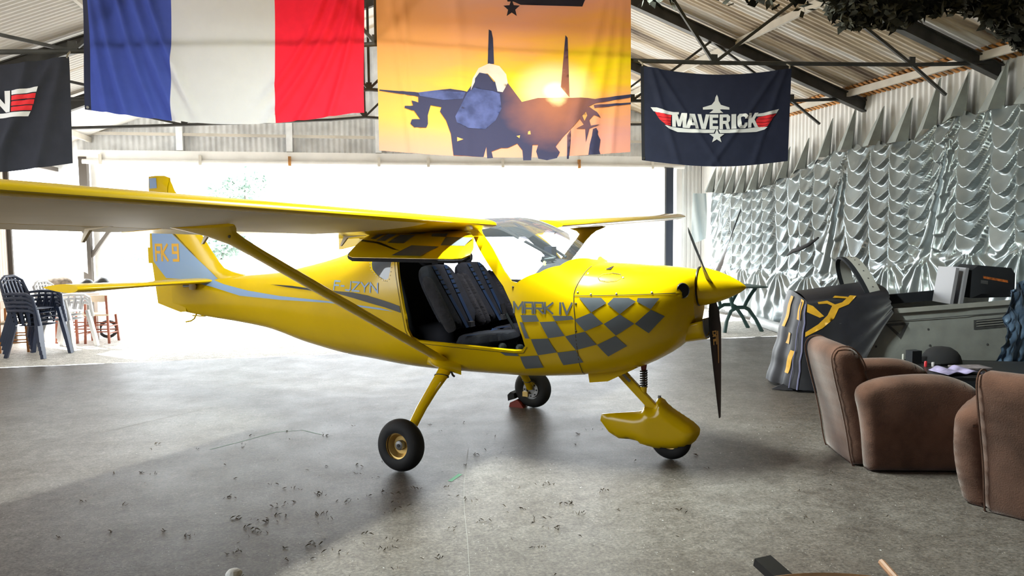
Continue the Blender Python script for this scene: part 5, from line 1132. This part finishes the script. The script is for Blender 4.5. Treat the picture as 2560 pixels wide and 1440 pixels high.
# ------------------------------------------------------------------ club chairs
m_suede = mat('brown_suede', (.135, .068, .047), .95, 0, .0, 5, .1, .25, 130, col2=(.075, .036, .024), sheen=.25)
def club_chair(name, label, loc, rz):
    C = thing(name, label, 'armchair', loc, rz, None)
    # x: the way the sitter faces, y: to the sitter's left
    armp = smooth_poly([(-.35, .0), (-.35, .0), (-.375, .01), (-.43, .40), (-.46, .52), (-.42, .585), (-.27, .635), (.05, .655), (.24, .62), (.36, .52), (.40, .36), (.40, .01), (.39, .0), (.39, .0)], 2)
    for s_ in (-1, 1):
        mb = MB(); puff(mb, armp, .085, .055, .026, lambda u, v, d, s_=s_: Vector((u, s_ * (.325 + .01 * v + .045 * math.sin(PI * min(1, max(0, v) / .66))) + d, v))); a_ = mb.build('arm', m_suede, C, True, sharp=0)
    bp_ = smooth_poly([(-.41, .0), (-.41, .0), (-.435, .01), (-.48, .30), (-.585, .70), (-.585, .79), (-.53, .835), (-.44, .825), (-.36, .72), (-.27, .42), (-.25, .01), (-.26, 0), (-.26, 0)], 2)
    mb = MB(); puff(mb, bp_, .285, .06, .028, lambda u, v, d: Vector((u, d * (1 + .10 * max(0, v - .3)), v + .0 * d))); mb.build('backrest', m_suede, C, True, sharp=0)
    for s_ in (-1, 1):
        mb = MB(); mb.tube([Vector((u - .003, s_ * .262 * (1 + .10 * max(0, v - .3)), v)) for u, v in bp_[:len(bp_) * 5 // 8]], .006, 5); mb.build('piping', m_suede, C)
    mb = MB(); puff(mb, rrect(-.26, -.265, .40, .265, .08), .075, .05, .05, lambda u, v, d: Vector((u, v, .36 + d - .03 * u))); mb.build('seat_cushion', m_suede, C, True, sharp=0)
    mb = MB(); puff(mb, rrect(-.30, -.25, .38, .25, .03), .13, .03, .08, lambda u, v, d: Vector((u, v, .16 + d))); mb.build('base', m_suede, C, True, sharp=0)
    for x in (-.36, .32):
        for y in (-.33, .33):
            mb = MB(); mb.lathe([(0, 0), (.025, 0), (.028, .03), (0, .03)], 10, 0, Matrix.Translation((x * .9, y * .9, 0))); mb.build('foot', m_liner, C)
    return C
club_chair('club_chair', 'brown suede club chair facing the table, seen from its back left', (2.77, 5.44, 0), math.radians(-3))
club_chair('club_chair', 'brown suede club chair at the picture edge, back towards the camera', (3.20, 4.40, 0), math.radians(40))
# ------------------------------------------------------------------ low black table with papers
TB = thing('low_table', 'low black table behind the two brown suede chairs', 'table', (3.78, 6.15, 0), math.radians(-8))
mb = MB(); puff(mb, rrect(-.52, -.40, .85, .40, .03), .022, .01, .12, lambda u, v, d: Vector((u, v, .478 + d))); mb.build('table_top', m_blk, TB, True, sharp=30)
for x in (-.45, .78):
    for y in (-.33, .33):
        mb = MB(); mb.box((x, y, .228), (.05, .05, .456)); mb.build('leg', m_blk, TB, False)
mb = MB(); mb.box((.16, .34, .42), (1.2, .03, .07)); mb.build('apron', m_blk, TB, False)
def on_table(x, y, z=.5): return TB.location + Matrix.Rotation(math.radians(-8), 3, 'Z') @ Vector((x, y, z))
def table_thing(mb, name, m, label, cat, x, y, rz=0, z=.5, smooth=True):
    o = mb.build(name, m, None, smooth, sharp=40); o.location = on_table(x, y, z); o.rotation_euler = (0, 0, rz); return tag(o, label, cat)
mb = MB(); mb.grid(lambda u, v: Vector((-.15 + .30 * u, -.11 + .22 * v, .012 + .030 * math.sin(PI * u * 2) ** 2 * (.6 + .4 * v))), 20, 4); o = table_thing(mb, 'magazine', mat('violet_magazine', (.34, .30, .50), .35, 0, .5, 9), 'open violet magazine lying on the low black table', 'magazine', -.30, -.25, .15); o.modifiers.new('t', 'SOLIDIFY').thickness = .006
mb = MB(); mb.box((0, 0, .006), (.26, .17, .012)); b_ = table_thing(mb, 'booklet', mat('greyish_booklet', (.22, .19, .21), .6, 0, .35, 40), 'grey patterned booklet lying flat on the low black table', 'booklet', -.10, -.02, .05, smooth=False)
mb = MB(); mb.lathe([(.155, 0), (.152, .02), (.14, .06), (.115, .095), (.07, .125), (.0, .135)], 28); cap = table_thing(mb, 'black_hat', mat('black_felt', (.010, .010, .013), .9), 'black rounded hat lying on the low table', 'hat', -.22, .23, z=.504)
mb = MB(); mb.add([(-.10, -.10, .004), (.10, -.10, .004), (.09, -.15, .012), (0, -.16, .02), (-.09, -.15, .012)], [(0, 4, 3, 2, 1)]); pk = mb.build('peak', m_blk, cap, False); pk.modifiers.new('t', 'SOLIDIFY').thickness = .006
mb = MB(); mb.box((0, 0, .055), (.09, .08, .11)); table_thing(mb, 'dark_box', m_liner, 'small dark box beside the black hat on the table', 'box', -.46, .17, .2, smooth=False)
mb = MB(); mb.lathe([(0, 0), (.012, 0), (.012, .04), (.008, .045), (0, .045)], 12); table_thing(mb, 'red_lighter', mat('red_plastic', (.5, .02, .03), .35), 'tiny red lighter standing on the low black table', 'lighter', -.42, .02)
mb = MB(); mb.lathe([(0, 0), (.012, 0), (.013, .03), (.009, .035), (0, .035)], 12); table_thing(mb, 'white_stub', mat('white_plastic', (.45, .42, .45), .4), 'tiny white stopper standing on the low black table', 'stopper', -.36, .03)
mb = MB(); mb.lathe([(0, 0), (.010, 0), (.010, .05), (.006, .055), (0, .055)], 12); table_thing(mb, 'small_bottle', mat('clear_grey', (.4, .4, .38), .2), 'small pale bottle at the left end of the black table', 'bottle', -.49, .32)
BX = thing('blue_box', 'blue storage box with a dark label under the low table', 'box', (4.42, 6.62, 0), math.radians(-5))
mb = MB(); puff(mb, [(-.25, .05), (.30, .05), (.34, .42), (-.33, .42)], .16, .012, .1, lambda u, v, d: Vector((u, d, v))); mb.build('box_body', mat('blue_plastic', (.11, .22, .38), .45), BX, True, sharp=30)
mb = MB(); mb.box((.02, -.162, .28), (.30, .004, .10)); mb.build('dark_label', m_blk, BX, False); mb = MB(); mb.box((0, 0, .025), (.5, .3, .05)); mb.build('box_foot', m_liner, BX, False)
# ------------------------------------------------------------------ green plastic table by the drape
GT = thing('garden_table', 'dark green plastic table in front of the silver drape', 'table', (3.62, 12.42, 0), math.radians(9))
m_green = mat('dark_green_plastic', (.022, .065, .060), .45)
mb = MB(); puff(mb, rrect(-.36, -.34, .40, .34, .06), .018, .012, .1, lambda u, v, d: Vector((u, v, .715 + d))); mb.build('table_top', m_green, GT, True, sharp=30)
for y in (-.24, .24):
    mb = MB(); mb.tube([(-.30, y, 0), (-.27, y, .18), (-.20, y, .34), (-.10, y, .395), (.03, y, .395), (.10, y, .36), (.22, y, .20), (.33, y, 0)], [.032, .03, .03, .032, .032, .032, .03, .034], 8); mb.build('leg', m_green, GT)
    mb = MB(); mb.tube([(.02, y, .39), (.06, y, .48), (.12, y, .58), (.22, y, .71)], .03, 8); mb.build('leg_brace', m_green, GT)
    mb = MB(); mb.tube([(-.16, y, .37), (-.20, y, .52), (-.24, y, .71)], .03, 8); mb.build('leg_brace', m_green, GT)
# ------------------------------------------------------------------ foreground: round tub and bar
TU = thing('round_tub', 'round wooden tub with a dark inside at the lower picture edge', 'tub', (.78, 1.53, 0), 0)
TU['label'] = 'round wooden tub with a dark inside standing nearest the camera'
m_wood = mat('brown_wood', (.20, .095, .035), .5, 0, .35, 6, stretch=(1, 1, 8)); m_wood2 = mat('tan_wood', (.42, .22, .12), .5, 0, .15, 10)
mb = MB(); mb.lathe([(.33, 0), (.37, .20), (.39, .45), (.40, .745), (.385, .752), (.37, .745), (.36, .50), (0, .50)], 64, 0); mb.build('tub_wall', m_wood, TU, True, sharp=40)
mb = MB(); mb.lathe([(.372, .70), (.0, .69)], 48, 0); mb.build('dark_cushion', m_liner, TU)
for z in (.15, .58):
    mb = MB(); mb.tube([((.365 + .045 * z) * math.cos(a * PI / 24), (.365 + .045 * z) * math.sin(a * PI / 24), z) for a in range(48)], .010, 6, closed=True); mb.build('hoop', m_steel, TU)
mb = MB(); mb.tube([(.93 + .0, 1.72, .765), (.955, 1.95, .762)], .009, 8); tag(mb.build('tan_stick', m_wood2), 'thin tan stick lying across the rim of the round tub', 'stick')
mb = MB(); mb.bar((-.05, .36, .70), (-.11, .50, .735), .055, .022); mb.bar((-.05, .36, .70), (-.03, .30, .72), .055, .022); o = mb.build('black_handle', m_blk, TU, False)
mb = MB(); mb.box((1.09, 1.80, .760), (.10, .10, .012), rot=Matrix.Rotation(-.3, 3, 'Z')); tag(mb.build('black_tag', m_blk, None, False), 'flat black tag lying on the right rim of the round tub', 'tag')
# wheel chock behind the far main wheel
far_w = AC.matrix_basis @ Vector((-.155, 1.03, 0)); CH = thing('wheel_chock', 'red and black wheel chock behind the far main wheel', 'chock', far_w, math.radians(-27))
mb = MB(); mb.extrude([(-.06, 0), (.09, 0), (.05, .05), (.02, .075), (-.05, .04)], lambda u, v, d: Vector((u, d, v)), -.05, .05); mb.build('wedge', mat('red_rubber', (.22, .03, .02), .3), CH, False)
mb = MB(); mb.extrude([(-.07, .055), (.0, .08), (-.01, .13), (-.045, .14), (-.075, .11)], lambda u, v, d: Vector((u, d, v)), -.05, .05); mb.build('block', m_rubber, CH, False)
# floor drain grate near the drape
DG = thing('floor_grate', 'small rusty drain grate in the floor near the white roll', 'grate', (4.12, 11.15, .002), PHI)
mb = MB(); mb.box((0, 0, .001), (.40, .30, .002)); mb.build('pit', m_joint, DG, False)
for k in range(7):
    mb = MB(); mb.box((-.18 + .06 * k, 0, .006), (.02, .30, .008)); mb.build('bar', m_rust, DG, False)
# ------------------------------------------------------------------ camouflage net under the roof
m_net = mat('olive_net_scrap', (.020, .020, .014), .9, 0, .5, 30); m_net2 = mat('net_cord', (.03, .028, .02), .9)
NT = thing('camouflage_net', 'dark olive camouflage net slung under the roof at upper right', 'net', (0, 0, 0)); NT['label'] = 'dark olive camouflage net slung under the roof before the silver drape'
far_edge = mono([(.75, 5.20), (.95, 5.26), (1.15, 5.32), (1.25, 5.18), (2.0, 5.25), (2.23, 5.44), (2.48, 5.66), (2.56, 5.30), (2.82, 5.40), (3.28, 5.70), (3.62, 5.90), (4.29, 6.45), (5.0, 6.6)])
rn = random.Random(11)
def net_z(x, y): return 3.15 + .05 * math.sin(3 * x + 2 * y) + .04 * math.sin(7 * x - 5 * y)
mb = MB(); mc = MB(); cnt_ = 0
for i in range(9000):
    x = rn.uniform(.85, 5.0); fe = far_edge(x); y = fe - abs(rn.gauss(0, .42)); dens = .10 if x < 1.25 else (.06 if x < 2.15 else 1.0)
    if y < 3.6 or rn.random() > dens: continue
    if 2.30 < x < 2.62 and y > fe - .30: hang = rn.uniform(0, .13)
    else: hang = abs(rn.gauss(0, .035))
    c = Vector((x, y, net_z(x, y) - hang)); r = rn.uniform(.025, .06)
    n1 = Vector((rn.gauss(0, 1), rn.gauss(0, 1), rn.gauss(0, 1))).normalized(); n2 = n1.cross(Vector((rn.gauss(0, 1), rn.gauss(0, 1), .3))).normalized()
    mb.add([c - n1 * r, c + n2 * r * .5 - n1 * .2 * r, c + n1 * r, c - n2 * r * .5 + n1 * .25 * r], [(0, 1, 2, 3)]); cnt_ += 1
o = mb.build('net_scraps', m_net, NT, False); o['kind'] = 'stuff'
for k in range(60):
    x0 = rn.uniform(.9, 4.9); y0 = far_edge(x0) - rn.uniform(0, .2); x1 = x0 + rn.uniform(-.5, .5); y1 = y0 - rn.uniform(.4, 1.4)
    mc.tube([(x0 + (x1 - x0) * q / 4, y0 + (y1 - y0) * q / 4, net_z(x0, y0) + .01 * math.sin(q)) for q in range(5)], .004, 4)
mc.tube([(5.6, 6.3, 3.5), (4.9, 6.4, 3.18), (2.2, 5.3, 3.18), (.8, 5.15, 3.30), (-.4, 5.0, 4.95)], .006, 5)
o = mc.build('net_cords', m_net2, NT, False); o['kind'] = 'stuff'
# ------------------------------------------------------------------ along the left wall: stacked chairs, stools, table
m_dplast = mat('dark_blue_plastic', (.035, .05, .10), .35); m_wplast = mat('pale_grey_plastic', (.66, .67, .68), .4)
def garden_chair(name, label, loc, rz, m, group):
    C = thing(name, label, 'chair', loc, rz, group)
    seat = smooth_poly([(-.21, -.20), (.21, -.22), (.22, .20), (-.21, .18)], 1)
    mb = MB(); puff(mb, seat, .012, .01, .07, lambda u, v, d: Vector((u, v, .43 + .03 * u + d))); mb.build('seat', m, C, True, sharp=40)
    mb = MB(); mb.tube([(-.19, -.20, .43), (-.25, -.21, .62), (-.32, -.19, .80), (-.345, -.08, .865), (-.345, .08, .865), (-.32, .19, .80), (-.25, .21, .62), (-.19, .20, .43)], .020, 8); mb.build('back_frame', m, C)
    for k in range(5):
        y = -.13 + .065 * k; mb = MB(); mb.grid(lambda u, v: Vector((-.20 - .145 * u, y * (1 - .1 * u) + (v - .5) * .036, .44 + .42 * u)), 4, 1); mb.build('slat', m, C).modifiers.new('t', 'SOLIDIFY').thickness = .008
    for s_ in (-1, 1):
        mb = MB(); mb.tube([(-.255, s_ * .22, .63), (-.10, s_ * .27, .645), (.12, s_ * .275, .64), (.20, s_ * .265, .60), (.225, s_ * .25, .44)], [.018, .022, .024, .022, .022], 8); mb.build('arm', m, C)
        mb = MB(); mb.bar((.20, s_ * .21, .43), (.27, s_ * .26, 0), .055, .045); mb.build('leg', m, C, False)
        mb = MB(); mb.bar((-.18, s_ * .19, .43), (-.30, s_ * .24, 0), .055, .045); mb.build('leg', m, C, False)
        for k in range(3):
            mb = MB(); mb.bar((-.12 + .10 * k, s_ * .262, .635), (-.14 + .10 * k, s_ * .215, .44), .03, .010); mb.build('arm_slat', m, C, False)
    return C
WORDS = ['lowest', 'second', 'third', 'fourth', 'fifth']
for st_, (x, y, rz, m, nm, n) in enumerate([(-6.44, 10.42, math.radians(-8), m_dplast, 'dark blue', 5), (-6.42, 11.07, math.radians(-6), m_wplast, 'pale grey', 3)]):
    c0 = None
    for k in range(n):
        lab = '%s plastic armchair by the left wall, %s of its stack' % (nm, WORDS[k] if k < n - 1 else 'topmost')
        if c0 is None: c0 = c = garden_chair('plastic_armchair', lab, (x, y, 0), rz, m, nm + ' stacked plastic chairs')
        else:
            c = copy_tree(c0); c['label'] = lab
        c.location = (x - .008 * k, y - .004 * k, .055 * k)
m_redwood = mat('red_brown_wood', (.28, .075, .035), .5, 0, .2, 8); m_tanwood = mat('light_wood', (.60, .48, .34), .55, 0, .1, 8); m_orwood = mat('orange_wood', (.50, .20, .05), .5)
def stool(name, label, loc, rz, m, h, group=None):
    C = thing(name, label, 'chair', loc, rz, group); k = .15
    for sx in (-1, 1):
        for sy in (-1, 1):
            top = h + .30 if sx < 0 else h
            mb = MB(); mb.bar((sx * k * 1.15, sy * k * 1.15, 0), (sx * k * (1.05 if sx < 0 else 1), sy * k, top), .030, .030); mb.build('leg', m, C, False)
    mb = MB(); mb.box((0, 0, h + .012), (.36, .36, .028)); mb.build('seat', m_tanwood, C, False)
    for z in (h * .35, h * .6):
        for s_ in (-1, 1):
            mb = MB(); mb.bar((-k * 1.1, s_ * k * 1.1, z), (k * 1.1, s_ * k * 1.1, z), .018, .018); mb.bar((s_ * k * 1.1, -k * 1.1, z + .03), (s_ * k * 1.1, k * 1.1, z + .03), .018, .018); mb.build('rung', m, C, False)
    mb = MB(); mb.box((-k * 1.06, 0, h + .26), (.022, .34, .10)); mb.build('back_board', m_tanwood, C, False)
    return C
stool('wooden_chair', 'red-brown wooden chair with a pale back board, nearest the doorway', (-6.26, 11.70, 0), math.radians(95), m_redwood, .42)
stool('wooden_chair', 'red-brown wooden chair with pale back board beside the grey chair stack', (-6.70, 11.74, 0), math.radians(82), m_redwood, .42)
stool('wooden_chair', 'orange wooden chair half hidden behind the dark blue chair stack', (-7.02, 10.86, 0), math.radians(20), m_orwood, .40)
LT = thing('side_table', 'white table by the left wall behind the wooden chairs', 'table', (-6.95, 12.35, 0), PHI)
mb = MB(); mb.box((0, 0, .72), (.9, 1.0, .035)); mb.build('table_top', m_wplast, LT, False)
for x in (-.38, .38):
    for y in (-.44, .44): mb = MB(); mb.box((x, y, .351), (.05, .05, .702)); mb.build('leg', m_wplast, LT, False)
mb = MB(); mb.grid(lambda u, v: Vector((.22 * math.cos(2 * PI * u) * math.sin(PI * (.02 + .96 * v)) * (1 + .2 * vn(u * 6, v * 5)), .17 * math.sin(2 * PI * u) * math.sin(PI * (.02 + .96 * v)) * (1 + .2 * vn(u * 5, v * 6)), .13 - .13 * math.cos(PI * v))), 20, 12); o = mb.build('patterned_bag', mat('brown_blotched_cloth', (.30, .25, .20), .9, 0, .5, 14), None); o.location = (-7.12, 12.05, .739); tag(o, 'brown and grey blotched bag lying on the white side table', 'bag')
for i, (x, y, lab) in enumerate([(-6.72, 12.16, 'black domed helmet on the side table, next to the blotched bag'), (-6.72, 12.62, 'black domed helmet on the side table, next to the doorway post')]):
    mb = MB(); mb.lathe([(.12, .0), (.135, .05), (.125, .12), (.085, .18), (.03, .205), (0, .207)], 20); o = mb.build('helmet', m_blk, None); o.location = (x, y, .739); tag(o, lab, 'helmet')
mb = MB(); mb.box((0, 0, .05), (.16, .22, .10)); o = mb.build('paper_stack', m_wplast, None, False); o.location = (-6.98, 12.55, .7385); o.rotation_euler = (0, 0, .3); tag(o, 'white box on the side table between the two black helmets', 'box')
mb = MB(); mb.tube([(.12 * math.cos(a * PI / 12), 0, .145 + .12 * math.sin(a * PI / 12)) for a in range(24)], .025, 8, closed=True); o = mb.build('spare_tyre', m_rubber, None); o.location = (-6.40, 12.15, 0); o.rotation_euler = (0, 0, .5); tag(o, 'small black tyre standing on the floor behind the wooden chairs', 'tyre')
mb = MB(); mb.lathe([(0, .02), (.05, .018), (.06, 0)], 20, 0, Matrix.Rotation(PI / 2, 4, 'Y')); o = mb.build('yellow_disc', m_yel, None); o.location = H(A0 + .02, 12.15, 1.0); o.rotation_euler = (0, 0, PHI); tag(o, 'small yellow disc fixed to the left wall above the chairs', 'disc')
mb = MB(); mb.grid(lambda u, v: Vector((.13 * math.sin(PI * (u - .5)) * (.6 + .4 * min(1, v * 5)), -.07 * math.cos(PI * (u - .5)) + .012 * math.sin(20 * u), -.72 * v - .05 * (2 * u - 1) ** 2)), 16, 14); o = mb.build('white_coat', m_lintel, None, True, sharp=0); o.location = H(-4.60, 14.80, 1.72); o.rotation_euler = (0, 0, PHI); tag(o, 'white cloth hanging on the brown doorway post', 'cloth')
# ------------------------------------------------------------------ beyond the doorway: trees and a hedge in glaring light
m_leaf = cloth_mat('glare_paled_leaves', (.56, .66, .60), .35, var=.25); m_bark = mat('bark', (.25, .22, .19), .9)  # leaf colour paled to carry the glare and haze outside
def tree(name, label, x, y, h, w_, n, seed, group=None):
    T = thing(name, label, 'tree', (x, y, -.07)); r = random.Random(seed); mb = MB(); mb.tube([(0, 0, 0), (.1, 0, h * .4), (.0, .1, h * .75)], [.16, .12, .05], 8); mb.build('trunk', m_bark, T)
    mb = MB()
    cl = [(r.gauss(0, w_ * .26), r.gauss(0, w_ * .26), h * r.uniform(.42, .95), r.uniform(.25, .5) * w_ * .55) for _ in range(16)]
    for i in range(n):
        c = r.choice(cl); d = Vector((r.gauss(0, 1), r.gauss(0, 1), r.gauss(0, .8))); d.normalize(); p = Vector(c[:3]) + d * c[3] * r.uniform(.6, 1.05); q = .05 * w_ * r.uniform(.7, 1.3)
        a = Vector((r.gauss(0, 1), r.gauss(0, 1), r.gauss(0, 1))).normalized(); b = a.cross(Vector((.3, .5, 1))).normalized(); mb.add([p - a * q, p + b * q * .6, p + a * q, p - b * q * .6], [(0, 1, 2, 3)])
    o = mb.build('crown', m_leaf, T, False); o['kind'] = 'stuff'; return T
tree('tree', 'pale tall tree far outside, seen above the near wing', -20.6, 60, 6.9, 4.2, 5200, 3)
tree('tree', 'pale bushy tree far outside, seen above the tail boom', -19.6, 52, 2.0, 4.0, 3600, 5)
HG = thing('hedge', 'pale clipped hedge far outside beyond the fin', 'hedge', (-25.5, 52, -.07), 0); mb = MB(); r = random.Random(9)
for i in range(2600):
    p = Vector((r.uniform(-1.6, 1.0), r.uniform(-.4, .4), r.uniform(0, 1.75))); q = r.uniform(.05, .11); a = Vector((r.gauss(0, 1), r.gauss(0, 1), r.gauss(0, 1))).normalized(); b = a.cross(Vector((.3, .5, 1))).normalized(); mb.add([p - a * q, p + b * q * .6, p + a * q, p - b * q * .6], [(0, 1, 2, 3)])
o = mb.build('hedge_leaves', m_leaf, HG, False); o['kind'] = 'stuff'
# ------------------------------------------------------------------ litter on the floor
m_litter = mat('dry_straw', (.085, .065, .045), .9, 0, .4, 20)
mb = MB(); r = random.Random(21)
def world_floor(u, v):
    f_ = cam.lens / 36 * 2560; d = Fv + R2 * ((u - 1280) / f_) - U2 * ((v - 720) / f_); t_ = -CAM_H / d.z; return Vector((d.x * t_, d.y * t_, 0))
for i in range(190):
    q = Vector((r.uniform(-2.9, 2.2), r.uniform(2.4, 6.6), 0)) if i > 60 else Vector((r.uniform(-1.8, .6), r.uniform(2.9, 4.9), 0))
    n = r.randint(2, 7) if i < 60 else r.randint(1, 3); sp_ = .03 if i < 60 else .015
    for k in range(n):
        c = q + Vector((r.gauss(0, sp_), r.gauss(0, sp_ * .6), .001)); a = r.uniform(0, PI); L_ = r.uniform(.004, .018); w_ = r.uniform(.001, .0035); d = Vector((math.cos(a), math.sin(a), r.uniform(0, .15))); nn = Vector((-math.sin(a), math.cos(a), 0)) * w_
        hh = Vector((0, 0, r.uniform(.002, .008))); mb.add([c - d * L_ - nn, c - d * L_ + nn, c + d * L_ + hh, c + hh * 1.5], [(0, 1, 3), (1, 2, 3), (2, 0, 3), (0, 2, 1)])
o = tag(mb.build('floor_litter', m_litter, None, False), kind='stuff'); o['label'] = 'bits of straw and dirt scattered on the concrete floor'
mb = MB()
for i in range(420):
    q = Vector((r.uniform(-3.2, 2.4), r.uniform(2.2, 7.5), .001)); a = r.uniform(0, PI); L_ = r.uniform(.003, .007); d = Vector((math.cos(a), math.sin(a), 0)) * L_; nn = Vector((-d.y, d.x, 0)) * .4; mb.add([q - d, q + nn, q + d, q - nn + Vector((0, 0, .002))], [(0, 3, 2, 1)])
o = tag(mb.build('floor_specks', mat('white_speck', (.55, .55, .53), .4), None, False), kind='stuff'); o['label'] = 'tiny white flecks scattered on the concrete floor'
def scratch(name, pts, wd, m, label):
    mb = MB(); vs = []
    for i, p in enumerate(pts):
        d = (Vector(pts[min(i + 1, len(pts) - 1)]) - Vector(pts[max(0, i - 1)])).normalized(); n = Vector((-d.y, d.x, 0)) * wd / 2; vs += [Vector((*p, .0012)) + n, Vector((*p, .0012)) - n]
    mb.add(vs, [(2 * i, 2 * i + 1, 2 * i + 3, 2 * i + 2) for i in range(len(pts) - 1)]); o = mb.build(name, m, floor, False); o.matrix_parent_inverse = floor.matrix_basis.inverted(); o['label'] = label; return o
m_chalk = mat('pale_joint_filler', (.24, .235, .22), .8); m_gchalk = mat('green_chalk', (.16, .36, .24), .8)
scratch('saw_cut', [(-.34, 5.7), (-.33, 5.2), (-.32, 4.85), (-.29, 4.4), (-.25, 4.0), (-.20, 3.4)], .0025, m_chalk, 'pale straight saw cut in the concrete')
scratch('saw_cut', [(-3.9, 5.6), (-3.4, 6.3), (-2.9, 7.1)], .004, m_chalk, 'pale diagonal saw cut in the concrete on the left')
scratch('chalk_mark', [(-2.30, 5.75), (-2.15, 5.95), (-1.95, 6.25), (-1.75, 6.30), (-1.55, 6.15)], .007, m_gchalk, 'green chalk mark')
scratch('chalk_mark', [(-.42, 4.95), (-.36, 5.10)], .03, m_gchalk, 'short green chalk mark')
mb = MB(); mb.grid(lambda u, v: Vector(((.035 + .01 * vn(u * 9, v * 7)) * math.cos(2 * PI * u) * math.sin(PI * v), (.03 + .01 * vn(u * 8, v * 9)) * math.sin(2 * PI * u) * math.sin(PI * v), .024 - .024 * math.cos(PI * v))), 14, 8); o = mb.build('paper_ball', m_lintel, None, False); o.location = (-1.33, 3.55, 0); tag(o, 'crumpled white paper ball lying alone on the concrete floor', 'paper')
